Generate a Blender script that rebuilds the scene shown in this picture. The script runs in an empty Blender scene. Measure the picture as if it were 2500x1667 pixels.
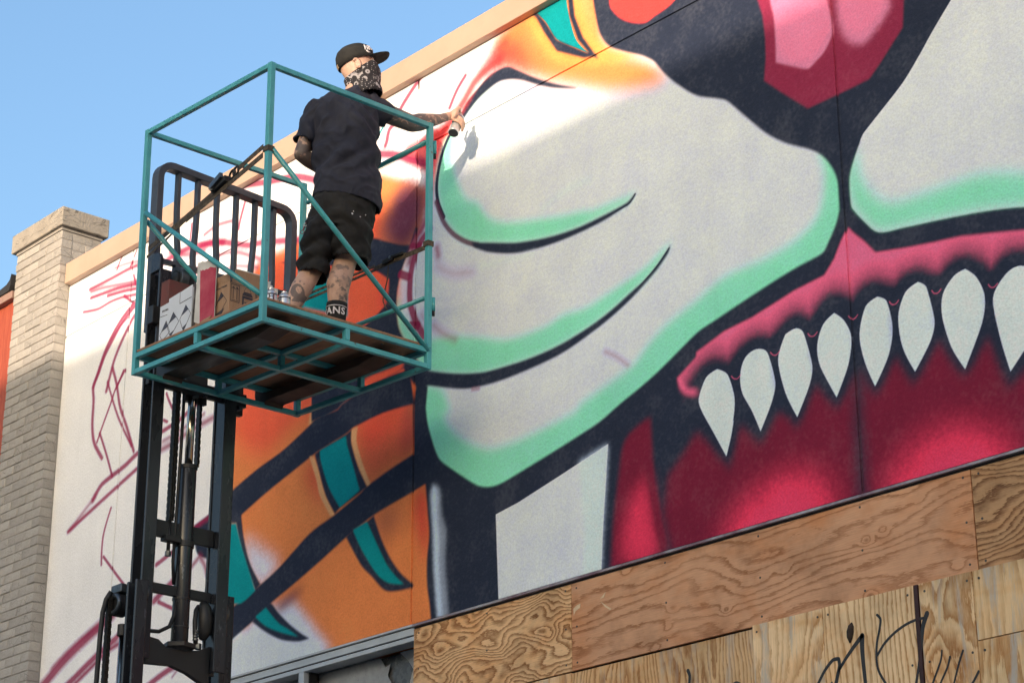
import bpy, bmesh, math, random
import numpy as np
from mathutils import Vector, Matrix, noise

random.seed(7)
C = bpy.context.scene.collection
scene = bpy.context.scene
PI = math.pi
V = Vector

# ---------------------------------------------------------------- camera
cam_d = bpy.data.cameras.new('camera')
cam = bpy.data.objects.new('camera', cam_d)
C.objects.link(cam)
cam_d.sensor_width = 36.0
cam_d.lens = 75.93
cam_d.clip_start = 0.1
cam_d.clip_end = 3000
cam.matrix_world = Matrix(((0.660897,0.273725,0.698778,0.000000),(0.750470,-0.237235,-0.616858,-7.150000),(-0.003075,0.932091,-0.362210,1.600000),(0,0,0,1)))
scene.camera = cam

# ---------------------------------------------------------------- sky, sun, exposure
SUN_DIR = V((0.429, -0.897, 0.1105)).normalized()      # towards the sun: low, behind the camera
sun_el = math.asin(SUN_DIR.z)
sun_az = math.atan2(SUN_DIR.x, SUN_DIR.y)
world = bpy.data.worlds.new('World')
scene.world = world
world.use_nodes = True
wn = world.node_tree
wn.nodes.clear()
sky = wn.nodes.new('ShaderNodeTexSky')
sky.sky_type = 'NISHITA'
sky.sun_disc = False
sky.sun_elevation = sun_el
sky.sun_rotation = sun_az
sky.air_density = 1.0
sky.dust_density = 4.8
sky.ozone_density = 2.3
bg = wn.nodes.new('ShaderNodeBackground')
bg.inputs['Strength'].default_value = 0.15
wo = wn.nodes.new('ShaderNodeOutputWorld')
wn.links.new(sky.outputs[0], bg.inputs[0])
wn.links.new(bg.outputs[0], wo.inputs[0])

sun_d = bpy.data.lights.new('sun', 'SUN')
sun_d.energy = 1.6
sun_d.angle = math.radians(0.53)
sun_d.color = (1.0, 0.79, 0.60)
sun = bpy.data.objects.new('sun', sun_d)
C.objects.link(sun)
sun.rotation_euler = SUN_DIR.to_track_quat('Z', 'Y').to_euler()
sun.location = SUN_DIR * 60

vs = scene.view_settings
vs.view_transform = 'Standard'
vs.look = 'None'
vs.exposure = 1.85
vs.gamma = 1.0
vs.use_curve_mapping = False
scene.cycles.max_bounces = 6
scene.cycles.use_adaptive_sampling = True

# ---------------------------------------------------------------- helpers: meshes
class MB:
    """collects vertices and faces; build() links them as one mesh object"""
    def __init__(self):
        self.v = []; self.f = []; self.uv = {}
    def add(self, vs_, fs_):
        o = len(self.v)
        self.v += [tuple(p) for p in vs_]
        self.f += [tuple(i + o for i in f) for f in fs_]
        return self
    def box(self, a, b, M=None):
        x0, y0, z0 = a; x1, y1, z1 = b
        p = [(x0,y0,z0),(x1,y0,z0),(x1,y1,z0),(x0,y1,z0),(x0,y0,z1),(x1,y0,z1),(x1,y1,z1),(x0,y1,z1)]
        if M is not None: p = [M @ V(q) for q in p]
        return self.add(p, [(0,3,2,1),(4,5,6,7),(0,1,5,4),(1,2,6,5),(2,3,7,6),(3,0,4,7)])
    def beam(self, a, b, w, h, up=(0,0,1)):
        a = V(a); b = V(b); d = (b-a).normalized(); up = V(up)
        s = d.cross(up)
        if s.length < 1e-4: s = d.cross(V((1,0,0)))
        s.normalize(); u = s.cross(d)
        p = []
        for q in (a, b):
            p += [q-s*w/2-u*h/2, q+s*w/2-u*h/2, q+s*w/2+u*h/2, q-s*w/2+u*h/2]
        return self.add(p, [(0,1,2,3)[::-1],(4,5,6,7),(0,1,5,4),(1,2,6,5),(2,3,7,6),(3,0,4,7)])
    def loft(self, rings, cap=(True, True)):
        n = len(rings[0]); o = len(self.v)
        vs_ = [p for r in rings for p in r]; fs_ = []
        for i in range(len(rings)-1):
            for j in range(n):
                k = (j+1) % n
                fs_.append((i*n+j, i*n+k, (i+1)*n+k, (i+1)*n+j))
        if cap[0]: fs_.append(tuple(range(n))[::-1])
        if cap[1]: fs_.append(tuple((len(rings)-1)*n + j for j in range(n)))
        return self.add(vs_, fs_)
    def tube(self, pts, r, n=10, cap=True):
        pts = [V(p) for p in pts]
        rs = r if isinstance(r, (list, tuple)) else [r]*len(pts)
        rings = []; u = None
        for i, p in enumerate(pts):
            d = (pts[min(i+1, len(pts)-1)] - pts[max(i-1, 0)]).normalized()
            if u is None:
                u = d.orthogonal().normalized()
            u = (u - d*u.dot(d)).normalized(); w = d.cross(u)
            rings.append([p + (u*math.cos(2*PI*j/n) + w*math.sin(2*PI*j/n))*rs[i] for j in range(n)])
        return self.loft(rings, (cap, cap))
    def capsule(self, pts, rs, n=14):
        """tube with rounded ends"""
        pts = [V(p) for p in pts]; rs = list(rs)
        d0 = (pts[0]-pts[1]).normalized(); d1 = (pts[-1]-pts[-2]).normalized()
        P = []; R = []
        for t in (80, 55, 28): P.append(pts[0]+d0*rs[0]*math.sin(math.radians(t))); R.append(rs[0]*math.cos(math.radians(t)))
        P += pts; R += rs
        for t in (28, 55, 80): P.append(pts[-1]+d1*rs[-1]*math.sin(math.radians(t))); R.append(rs[-1]*math.cos(math.radians(t)))
        return self.tube(P, R, n)
    def ell(self, c, ax, n=16, m=10):
        """ellipsoid, ax = three axis vectors"""
        c = V(c); a, b, d = [V(q) for q in ax]; rings = []
        for i in range(1, m):
            t = PI*i/m
            rings.append([c + (a*math.cos(2*PI*j/n)+b*math.sin(2*PI*j/n))*math.sin(t) - d*math.cos(t) for j in range(n)])
        return self.loft(rings)
    def prism(self, poly, ext):
        """polygon (3-D points) extruded by vector ext"""
        n = len(poly); e = V(ext)
        p = [V(q) for q in poly] + [V(q)+e for q in poly]
        return self.add(p, [tuple(range(n))[::-1], tuple(range(n, 2*n))] + [(i, (i+1)%n, n+(i+1)%n, n+i) for i in range(n)])
    def cyl(self, a, b, r, n=20):
        return self.tube([a, b], r, n)
    def torus(self, c, ax_u, ax_v, R, r, n=12, m=6):
        c = V(c); u = V(ax_u).normalized(); w = V(ax_v).normalized()
        pts = [c + u*R*math.cos(2*PI*i/n)*1.35 + w*R*math.sin(2*PI*i/n) for i in range(n+1)]
        return self.tube(pts, r, m, cap=False)
    def mesh(self, name, smooth=False, fix=True):
        me = bpy.data.meshes.new(name)
        me.from_pydata(self.v, [], self.f)
        if fix:
            bm = bmesh.new(); bm.from_mesh(me); bmesh.ops.recalc_face_normals(bm, faces=bm.faces); bm.to_mesh(me); bm.free()
        if smooth:
            me.polygons.foreach_set('use_smooth', [True]*len(me.polygons))
        me.update()
        return me
    def build(self, name, m, parent=None, smooth=False, bevel=0, fix=True, auto=None):
        me = self.mesh(name, smooth, fix)
        return link(name, me, m, parent, bevel)

def link(name, me, m, parent=None, bevel=0):
    o = bpy.data.objects.new(name, me); C.objects.link(o)
    if m is not None:
        me.materials.clear(); me.materials.append(m)
    if parent is not None:
        o.parent = parent
        if parent.get('geo_world'):
            o.matrix_parent_inverse = parent.matrix_world.inverted()
    if bevel:
        b = o.modifiers.new('bevel', 'BEVEL'); b.width = bevel; b.segments = 2; b.limit_method = 'ANGLE'; b.angle_limit = math.radians(40)
    return o

def tag(o, label, cat=None, group=None, kind=None):
    if label: o['label'] = label
    if cat: o['category'] = cat
    if group: o['group'] = group
    if kind: o['kind'] = kind
    return o

def thing(name, label, cat, loc=(0,0,0), group=None, world_geo=True, M=None):
    """an Empty at the thing's base; its parts are given in world coordinates unless M is set"""
    o = bpy.data.objects.new(name, None); C.objects.link(o)
    o.empty_display_size = 0.1
    o.matrix_world = M if M is not None else Matrix.Translation(V(loc))
    if world_geo and M is None:
        o['geo_world'] = 1
    bpy.context.view_layer.update()
    return tag(o, label, cat, group)

def clear_flags():
    for o in bpy.data.objects:
        if 'geo_world' in o: del o['geo_world']

def eval_mesh(o):
    dg = bpy.context.evaluated_depsgraph_get()
    me = bpy.data.meshes.new_from_object(o.evaluated_get(dg))
    return me

def union(mb, voxel, smooth=4):
    """one continuous skin out of overlapping closed shapes"""
    me = mb.mesh('tmp')
    o = bpy.data.objects.new('tmp', me); C.objects.link(o)
    r = o.modifiers.new('r', 'REMESH'); r.mode = 'VOXEL'; r.voxel_size = voxel; r.use_smooth_shade = True
    if smooth:
        s = o.modifiers.new('s', 'SMOOTH'); s.factor = 0.5; s.iterations = smooth
    bpy.context.view_layer.update()
    out = eval_mesh(o)
    bpy.data.objects.remove(o)
    out.polygons.foreach_set('use_smooth', [True]*len(out.polygons))
    return out

# ---------------------------------------------------------------- helpers: materials
def L(c):
    """sRGB 0-255 to linear"""
    return tuple((x/255/12.92 if x <= 10 else ((x/255+0.055)/1.055)**2.4) for x in c)


def math_(nt, op, a, b=None):
    n = nt.nodes.new('ShaderNodeMath'); n.operation = op
    for i, x in enumerate((a, b)):
        if x is None: continue
        if isinstance(x, (int, float)): n.inputs[i].default_value = x
        else: nt.links.new(x, n.inputs[i])
    return n.outputs[0]

def mix(nt, fac, a, b, mode='MIX'):
    n = nt.nodes.new('ShaderNodeMix'); n.data_type = 'RGBA'; n.blend_type = mode
    for k, x in ((0, fac), (6, a), (7, b)):
        if isinstance(x, (int, float)): n.inputs[k].default_value = x
        elif isinstance(x, tuple): n.inputs[k].default_value = x if len(x) == 4 else (*x, 1)
        else: nt.links.new(x, n.inputs[k])
    return n.outputs[2]

def ramp(nt, x, stops, interp='LINEAR'):
    n = nt.nodes.new('ShaderNodeValToRGB'); n.color_ramp.interpolation = interp
    e = n.color_ramp.elements
    while len(e) > len(stops): e.remove(e[-1])
    while len(e) < len(stops): e.new(0.5)
    for el, (p, c) in zip(e, stops):
        el.position = p
        el.color = (c, c, c, 1) if isinstance(c, (int, float)) else (*c, 1)
    nt.links.new(x, n.inputs[0])
    return n.outputs[0]

def noise_(nt, vec, scale, detail=4, rough=0.55, dist=0.0):
    n = nt.nodes.new('ShaderNodeTexNoise')
    n.inputs['Scale'].default_value = scale; n.inputs['Detail'].default_value = detail
    n.inputs['Roughness'].default_value = rough; n.inputs['Distortion'].default_value = dist
    if vec is not None: nt.links.new(vec, n.inputs['Vector'])
    return n.outputs[0]

def vor(nt, vec, scale, feature='F1', rnd=1.0):
    n = nt.nodes.new('ShaderNodeTexVoronoi'); n.feature = feature
    n.inputs['Scale'].default_value = scale; n.inputs['Randomness'].default_value = rnd
    nt.links.new(vec, n.inputs['Vector'])
    return n.outputs['Distance']

def coords(nt, scale=(1,1,1), kind='Object', loc=(0,0,0), rot=(0,0,0)):
    t = nt.nodes.new('ShaderNodeTexCoord'); m = nt.nodes.new('ShaderNodeMapping')
    m.inputs['Scale'].default_value = scale; m.inputs['Location'].default_value = loc; m.inputs['Rotation'].default_value = rot
    nt.links.new(t.outputs[kind], m.inputs['Vector'])
    return m.outputs[0]

def bump(nt, h, strength=0.3, dist=0.01):
    b = nt.nodes.new('ShaderNodeBump'); b.inputs['Strength'].default_value = strength; b.inputs['Distance'].default_value = dist
    nt.links.new(h, b.inputs['Height'])
    return b.outputs[0]

def new_mat(name):
    m = bpy.data.materials.new(name); m.use_nodes = True
    nt = m.node_tree
    return m, nt, nt.nodes['Principled BSDF']

def setc(nt, sock, x):
    if isinstance(x, tuple): sock.default_value = (*x[:3], 1)
    elif isinstance(x, (int, float)): sock.default_value = x
    else: nt.links.new(x, sock)

def plain(name, c1, c2=None, scale=8, rough=0.6, metal=0.0, bmp=0.0, bscale=None, spec=0.5, stretch=(1,1,1), wear=None, wear_at=0.62, wscale=25, bdist=0.004, lo=0.35, hi=0.7):
    m, nt, p = new_mat(name)
    co = coords(nt, stretch)
    n = noise_(nt, co, scale, 5, 0.6)
    if c2 is None: c2 = tuple(x*0.78 for x in c1)
    col = ramp(nt, n, [(lo, c2), (hi, c1)])
    if wear is not None:
        w = ramp(nt, noise_(nt, co, wscale, 6, 0.7), [(wear_at, 0.0), (wear_at+0.03, 1.0)])
        col = mix(nt, w, col, wear)
    setc(nt, p.inputs['Base Color'], col)
    r = ramp(nt, n, [(0.3, min(1, rough+0.1)), (0.7, max(0.02, rough-0.08))])
    nt.links.new(r, p.inputs['Roughness'])
    p.inputs['Metallic'].default_value = metal
    p.inputs['Specular IOR Level'].default_value = spec
    if bmp:
        nt.links.new(bump(nt, noise_(nt, co, bscale or scale*6, 4, 0.6), bmp, bdist), p.inputs['Normal'])
    return m

# ---------------------------------------------------------------- the painted wall picture (wall X, Z in metres)
MX0, MX1, MZ0, MZ1, MR = -13.1, -2.4, 4.38, 7.80, 270
MURAL = [
('p',(191,192,199),0.02,1,0,[(-8.992,6.552),(-8.931,6.895),(-8.852,7.078),(-8.723,7.268),(-8.558,7.364),(-8.268,7.433),(-7.588,7.185),(-6.674,6.909),(-6.635,7.738),(-4.219,6.996),(-4.545,4.29),(-8.215,4.236),(-8.267,4.661),(-8.971,5.643),(-9.134,6.187)]),
('p',(205,72,72),0.03,1,1,[(-8.667,7.337),(-8.566,7.334),(-8.653,7.251),(-8.74,7.158),(-8.763,6.987),(-8.794,6.963),(-8.832,7.282),(-8.742,7.312)]),
('p',(203,116,64),0.02,1,0,[(-10.839,5.076),(-10.923,6.274),(-10.822,6.552),(-10.669,6.956),(-10.474,7.069),(-10.273,7.048),(-9.973,7.093),(-9.603,7.213),(-9.297,7.237),(-9.019,7.085),(-8.831,6.965),(-8.883,6.722),(-8.983,6.645),(-9.06,6.538),(-9.099,6.424),(-9.106,6.28),(-9.033,6.081),(-8.915,5.937),(-8.863,5.711),(-8.857,5.372),(-8.695,5.214),(-8.638,4.853),(-8.597,4.262),(-9.296,4.16),(-9.906,4.261),(-10.499,4.606)]),
('p',(222,84,56),0.06,1,1,[(-10.631,5.817),(-10.719,6.109),(-10.764,6.396),(-10.64,6.554),(-10.54,7.057),(-10.228,7.033),(-9.802,7.034),(-9.377,7.132),(-9.232,6.921),(-9.305,6.76),(-9.083,6.427),(-9.134,6.187),(-8.959,5.91),(-8.952,5.614),(-9.342,5.518),(-9.666,5.828),(-10.074,5.833),(-10.363,5.724)]),
('p',(222,84,56),0.04,1,1,[(-9.365,6.78),(-9.181,6.484),(-9.213,6.262),(-9.446,6.28),(-9.609,6.382),(-9.578,6.61)]),
('p',(205,72,72),0.02,0.95,1,[(-9.048,7.321),(-8.894,7.319),(-8.773,7.319),(-8.623,7.299),(-8.703,7.168),(-8.765,7.046),(-8.796,6.9),(-8.823,6.754),(-8.863,6.872),(-8.846,6.997),(-8.84,7.06),(-9.006,7.193),(-9.065,7.249)]),
('p',(85,42,60),0.055,0.95,1,[(-9.175,6.981),(-9.004,7.106),(-8.812,6.971),(-8.847,6.814),(-8.957,6.696),(-9.107,6.589),(-9.168,6.714),(-9.267,6.773),(-9.29,6.887)]),
('p',(85,42,60),0.05,0.8,1,[(-9.239,6.502),(-9.142,6.471),(-9.156,6.296),(-9.235,6.358)]),
('p',(85,42,60),0.05,0.75,1,[(-9.028,5.683),(-8.928,5.668),(-8.919,5.4),(-9.02,5.389)]),
('p',(190,52,50),0.05,0.55,1,[(-9.495,5.665),(-9.25,5.654),(-8.917,5.608),(-8.912,5.381),(-9.161,5.335),(-9.343,5.291),(-9.421,5.445)]),
('p',(190,52,50),0.05,0.75,1,[(-9.983,5.551),(-9.845,5.55),(-9.731,5.309),(-9.798,5.304),(-9.907,5.425)]),
('p',(85,42,60),0.06,0.55,1,[(-9.296,5.085),(-9.107,5.103),(-9.012,5.021),(-9.15,4.951),(-9.245,4.992)]),
('p',(190,52,50),0.04,0.9,1,[(-8.923,5.141),(-8.817,5.166),(-8.782,4.89),(-8.809,4.72),(-8.864,4.849),(-8.904,4.976)]),
('p',(191,192,199),0.045,1,1,[(-10.563,5.238),(-10.42,5.153),(-10.178,4.995),(-10.368,4.906),(-10.504,5.052)]),
('p',(191,192,199),0.03,1,1,[(-10.816,4.552),(-10.443,4.703),(-10.323,4.764),(-10.163,4.739),(-10.042,4.742),(-9.934,4.654),(-9.794,4.525),(-9.648,4.399),(-9.917,4.335),(-10.614,4.328),(-10.837,4.365)]),
('p',(85,42,60),0.025,0.9,1,[(-10.215,4.738),(-10.045,4.805),(-9.926,4.807),(-9.958,4.782),(-10.144,4.709)]),
('p',(0,122,120),0.01,1,1,[(-10.04,6.588),(-9.999,6.771),(-9.788,6.725),(-9.579,6.626),(-9.573,6.384),(-9.776,6.472)]),
('p',(0,122,120),0.008,1,1,[(-9.77,5.959),(-9.675,5.965),(-9.446,5.965),(-9.444,5.913),(-9.609,5.847),(-9.825,5.811)]),
('p',(208,147,96),0.008,1,1,[(-9.896,5.977),(-9.843,5.967),(-9.87,5.867),(-9.887,5.801),(-9.936,5.801),(-9.919,5.871)]),
('p',(222,84,56),0.05,0.75,1,[(-10.764,6.396),(-10.363,6.391),(-10.024,6.055),(-10.164,5.935),(-10.506,5.919),(-10.771,5.906)]),
('p',(85,42,60),0.04,0.7,1,[(-9.138,7.048),(-8.983,7.033),(-8.885,6.827),(-8.994,6.656),(-9.149,6.734)]),
('p',(124,203,160),0.02,1,1,[(-8.553,7.284),(-8.665,7.228),(-8.714,7.13),(-8.742,7.024),(-8.736,6.889),(-8.697,6.752),(-8.659,6.691),(-8.559,6.571),(-8.437,6.487),(-8.247,6.421),(-8.038,6.352),(-7.791,6.304),(-7.573,6.285),(-7.36,6.29),(-7.204,6.299),(-7.133,6.335),(-7.255,6.337),(-7.465,6.346),(-7.518,6.365),(-7.68,6.394),(-7.845,6.433),(-8.015,6.473),(-8.188,6.53),(-8.306,6.604),(-8.39,6.715),(-8.487,6.775),(-8.562,6.897),(-8.606,7.019),(-8.614,7.129),(-8.596,7.211)]),
('p',(124,203,160),0.025,0.35,1,[(-8.547,7.327),(-8.492,7.386),(-8.393,7.428),(-8.247,7.414),(-8.283,7.357),(-8.417,7.339),(-8.503,7.292)]),
('p',(124,203,160),0.02,1,1,[(-9.102,6.388),(-9.108,6.337),(-9.091,6.193),(-9.037,6.091),(-8.914,5.928),(-8.807,5.826),(-8.647,5.768),(-8.48,5.716),(-8.304,5.679),(-8.021,5.659),(-7.8,5.658),(-7.586,5.681),(-7.376,5.726),(-7.19,5.792),(-7.068,5.837),(-6.966,5.903),(-6.887,5.98),(-6.974,5.945),(-7.065,5.903),(-7.218,5.867),(-7.373,5.839),(-7.519,5.814),(-7.69,5.827),(-7.82,5.804),(-8.02,5.807),(-8.178,5.83),(-8.387,5.908),(-8.541,5.957),(-8.748,6.006),(-8.872,6.026),(-8.975,6.124),(-9.067,6.272)]),
('p',(124,203,160),0.022,1,1,[(-8.842,5.757),(-8.695,5.692),(-8.645,5.613),(-8.608,5.522),(-8.687,5.547),(-8.596,5.422),(-8.448,5.314),(-8.275,5.236),(-8.051,5.228),(-7.793,5.247),(-7.581,5.272),(-7.594,5.298),(-7.386,5.347),(-7.183,5.402),(-7.081,5.477),(-6.932,5.552),(-6.736,5.61),(-6.545,5.675),(-6.272,5.685),(-6.094,5.712),(-5.961,5.771),(-5.913,5.84),(-5.924,5.801),(-5.894,5.919),(-5.887,6.025),(-5.919,6.117),(-5.819,6.072),(-5.745,5.831),(-5.768,5.747),(-5.933,5.563),(-6.623,5.423),(-7.09,5.243),(-7.494,5.122),(-8.163,4.962),(-8.389,5.015),(-8.713,5.241),(-8.886,5.62),(-8.865,5.656)]),
('p',(124,203,160),0.02,1,1,[(-5.772,5.911),(-5.718,6.071),(-5.679,6.034),(-5.672,5.911),(-5.637,5.828),(-5.563,5.739),(-5.47,5.699),(-5.352,5.692),(-5.198,5.685),(-5.047,5.676),(-4.903,5.639),(-4.764,5.582),(-4.565,5.484),(-4.586,5.3),(-4.852,5.43),(-5.216,5.496),(-5.602,5.565),(-5.783,5.773)]),
('p',(124,203,160),0.03,0.5,1,[(-5.197,6.531),(-5.071,6.606),(-5.087,6.526),(-5.171,6.462)]),
('p',(203,116,64),0.035,1,1,[(-8.247,7.683),(-8.125,7.75),(-7.982,7.769),(-7.771,7.802),(-7.375,7.766),(-7.326,7.553),(-7.353,7.376),(-7.291,7.24),(-7.074,7.103),(-6.973,7.021),(-6.896,6.916),(-6.907,6.876),(-7.132,6.925),(-7.341,7),(-7.562,7.118),(-7.835,7.262),(-8.126,7.468),(-8.247,7.53)]),
('p',(214,140,70),0.02,0.9,1,[(-7.982,7.742),(-7.941,7.738),(-7.82,7.557),(-7.719,7.401),(-7.503,7.268),(-7.384,7.211),(-7.485,7.338),(-7.601,7.674),(-7.621,7.824),(-7.52,7.796),(-7.479,7.62),(-7.397,7.36),(-7.291,7.244),(-7.074,7.103),(-7.231,7.131),(-7.401,7.184),(-7.609,7.273),(-7.776,7.381),(-7.901,7.574)]),
('p',(212,135,85),0.03,0.8,1,[(-7.564,7.816),(-7.442,7.778),(-7.429,7.598),(-7.395,7.411),(-7.375,7.334),(-7.45,7.434),(-7.545,7.666)]),
('p',(190,52,50),0.055,0.95,1,[(-8.418,7.447),(-8.32,7.497),(-8.308,7.618),(-8.198,7.663),(-8.054,7.603),(-7.949,7.452),(-7.857,7.327),(-7.778,7.235),(-8.126,7.463),(-8.283,7.473)]),
('p',(0,122,120),0,1,1,[(-7.911,7.738),(-7.748,7.747),(-7.61,7.819),(-7.634,7.706),(-7.614,7.574),(-7.561,7.404),(-7.464,7.282),(-7.573,7.362),(-7.718,7.474),(-7.808,7.622)]),
('p',(37,42,54),0.004,1,0,[(-7.947,7.74),(-7.9,7.74),(-7.808,7.622),(-7.718,7.474),(-7.573,7.363),(-7.464,7.282),(-7.55,7.399),(-7.614,7.574),(-7.64,7.832),(-7.598,7.831),(-7.569,7.555),(-7.506,7.398),(-7.384,7.211),(-7.432,7.247),(-7.503,7.268),(-7.719,7.399),(-7.82,7.557),(-7.888,7.684)]),
('p',(37,42,54),0.004,1,1,[(-7.438,7.909),(-7.424,7.596),(-7.385,7.39),(-7.344,7.304),(-7.291,7.244),(-7.187,7.175),(-7.073,7.107),(-7.023,7.07),(-6.973,7.025),(-6.896,6.92),(-6.799,6.816),(-6.684,6.715),(-6.551,6.646),(-6.477,6.602),(-6.362,6.472),(-6.233,6.331),(-6.113,6.233),(-5.985,6.156),(-5.919,6.109),(-5.871,6.055),(-5.826,5.974),(-5.807,5.888),(-5.809,5.782),(-5.812,5.776),(-5.837,5.714),(-5.884,5.646),(-5.93,5.598),(-6.103,5.577),(-6.317,5.538),(-6.621,5.473),(-6.743,5.444),(-7.038,5.31),(-7.288,5.224),(-7.452,5.165),(-7.782,5.098),(-8.163,5.029),(-8.275,5.027),(-8.389,5.064),(-8.593,5.202),(-8.713,5.301),(-8.8,5.495),(-8.824,5.604),(-8.822,5.644),(-8.811,5.741),(-8.901,5.795),(-8.943,5.667),(-8.933,5.391),(-8.935,5.376),(-8.931,5.158),(-8.824,5.173),(-8.799,4.992),(-8.786,4.871),(-8.802,4.738),(-8.799,4.601),(-8.775,4.481),(-8.758,4.354),(-8.215,4.236),(-4.537,4.357),(-3.03,4.361),(-2.423,7.95),(-7.435,8.015)]),
('p',(37,42,54),0.004,1,1,[(-9.367,6.829),(-9.221,6.761),(-9.093,6.697),(-8.991,6.66),(-8.954,6.735),(-8.939,6.762),(-8.916,6.733),(-8.983,6.644),(-9.058,6.537),(-9.098,6.423),(-9.107,6.321),(-9.088,6.186),(-9.032,6.087),(-8.914,5.928),(-8.844,5.875),(-8.807,5.833),(-8.647,5.773),(-8.48,5.722),(-8.304,5.685),(-8.021,5.664),(-7.8,5.664),(-7.586,5.687),(-7.375,5.732),(-7.19,5.797),(-7.068,5.842),(-6.966,5.908),(-6.897,5.966),(-6.916,5.923),(-7.008,5.853),(-7.17,5.768),(-7.325,5.708),(-7.481,5.663),(-7.693,5.617),(-7.91,5.601),(-8.178,5.598),(-8.362,5.613),(-8.491,5.634),(-8.646,5.683),(-8.811,5.741),(-8.9,5.746),(-9.033,5.906),(-9.183,5.896),(-9.389,5.888),(-9.607,5.848),(-9.654,5.825),(-9.908,5.815),(-9.917,5.999),(-9.617,6.071),(-9.478,6.084),(-9.527,6.323),(-9.405,6.286),(-9.349,6.296),(-9.209,6.353),(-9.187,6.398),(-9.182,6.502),(-9.23,6.539),(-9.385,6.642),(-9.79,6.785),(-10.112,6.887),(-10.299,6.978),(-10.114,6.926),(-9.795,6.882)]),
('p',(222,84,56),0.008,1,1,[(-9.392,5.941),(-9.314,5.945),(-9.184,5.939),(-9.056,5.947),(-9.03,5.927),(-9.061,5.908),(-9.182,5.896),(-9.312,5.893),(-9.397,5.887)]),
('p',(37,42,54),0.004,1,1,[(-11.133,5.444),(-10.958,5.485),(-10.719,5.579),(-10.455,5.655),(-10.186,5.711),(-9.926,5.799),(-9.858,5.825),(-9.653,5.825),(-9.607,5.848),(-9.389,5.888),(-9.183,5.896),(-8.977,5.89),(-8.928,5.663),(-8.957,5.669),(-9.207,5.686),(-9.444,5.674),(-9.496,5.67),(-9.561,5.65),(-9.83,5.611),(-9.899,5.595),(-10.352,5.476),(-10.603,5.396),(-10.563,5.238),(-10.487,5.07),(-10.368,4.916),(-10.42,4.89),(-10.564,5.118),(-10.656,5.358),(-10.75,5.362),(-10.947,5.192),(-11.08,5.257)]),
('p',(37,42,54),0.004,1,1,[(-10.761,4.8),(-10.653,4.833),(-10.368,4.916),(-10.178,4.984),(-9.891,5.124),(-9.65,5.185),(-9.414,5.256),(-9.351,5.285),(-9.16,5.33),(-8.905,5.379),(-8.775,5.407),(-8.771,5.165),(-8.824,5.173),(-8.953,5.148),(-9.28,5.096),(-9.536,5.02),(-9.797,4.926),(-10.048,4.842),(-10.253,4.777),(-10.425,4.705),(-10.637,4.632),(-10.78,4.567)]),
('p',(0,122,120),0.004,1,1,[(-10.827,5.385),(-10.656,5.358),(-10.577,5.176),(-10.42,4.89),(-10.571,4.839),(-10.768,4.877)]),
('p',(37,42,54),0.004,1,1,[(-9.864,5.603),(-9.814,5.617),(-9.561,5.65),(-9.496,5.67),(-9.5,5.581),(-9.437,5.428),(-9.342,5.28),(-9.414,5.258),(-9.601,5.211),(-9.65,5.185),(-9.748,5.324),(-9.825,5.502)]),
('p',(208,147,96),0.004,1,1,[(-9.507,5.666),(-9.449,5.666),(-9.459,5.581),(-9.396,5.429),(-9.319,5.293),(-9.347,5.284),(-9.437,5.428),(-9.505,5.583)]),
('p',(208,147,96),0.004,1,1,[(-9.916,5.6),(-9.872,5.587),(-9.825,5.502),(-9.748,5.324),(-9.65,5.185),(-9.688,5.181),(-9.8,5.336),(-9.839,5.441)]),
('p',(0,122,120),0.003,1,1,[(-9.813,5.612),(-9.561,5.639),(-9.55,5.583),(-9.487,5.44),(-9.418,5.276),(-9.601,5.216),(-9.717,5.369),(-9.802,5.55)]),
('p',(37,42,54),0.004,1,1,[(-9.536,5.025),(-9.472,5.052),(-9.343,5.075),(-9.28,5.096),(-9.212,4.955),(-9.131,4.827),(-9.035,4.718),(-8.934,4.638),(-8.911,4.619),(-8.926,4.608),(-9.063,4.615),(-9.172,4.642),(-9.284,4.739),(-9.391,4.831)]),
('p',(0,122,120),0.003,1,1,[(-9.472,5.052),(-9.343,5.073),(-9.284,4.98),(-9.161,4.793),(-9.065,4.694),(-9,4.642),(-9.142,4.68),(-9.254,4.762),(-9.386,4.921)]),
('p',(37,42,54),0.004,1,1,[(-10.443,4.703),(-10.323,4.77),(-10.253,4.779),(-10.178,4.711),(-10.052,4.614),(-9.928,4.535),(-9.855,4.496),(-9.96,4.495),(-10.133,4.536),(-10.313,4.621)]),
('p',(0,122,120),0.003,1,1,[(-10.409,4.726),(-10.305,4.761),(-10.175,4.647),(-10.067,4.586),(-9.967,4.526),(-10.136,4.581),(-10.297,4.649)]),
('p',(37,42,54),0.006,1,1,[(-8.547,7.322),(-8.492,7.386),(-8.393,7.437),(-8.283,7.482),(-8.174,7.484),(-8.114,7.467),(-8.055,7.425),(-7.892,7.306),(-7.722,7.199),(-7.562,7.113),(-7.578,7.112),(-7.745,7.182),(-7.87,7.25),(-8.009,7.336),(-8.115,7.383),(-8.222,7.404),(-8.368,7.373),(-8.466,7.322),(-8.531,7.276)]),
('l',(37,42,54),0.028,0.35,1,[(-8.504,7.337),(-8.566,7.298),(-8.646,7.226),(-8.702,7.143),(-8.738,7.041),(-8.753,6.939),(-8.735,6.836),(-8.684,6.73)]),
('l',(85,42,60),0.034,0.6,0.9,[(-8.755,6.851),(-8.696,6.717),(-8.608,6.605),(-8.498,6.518),(-8.389,6.458)]),
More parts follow.
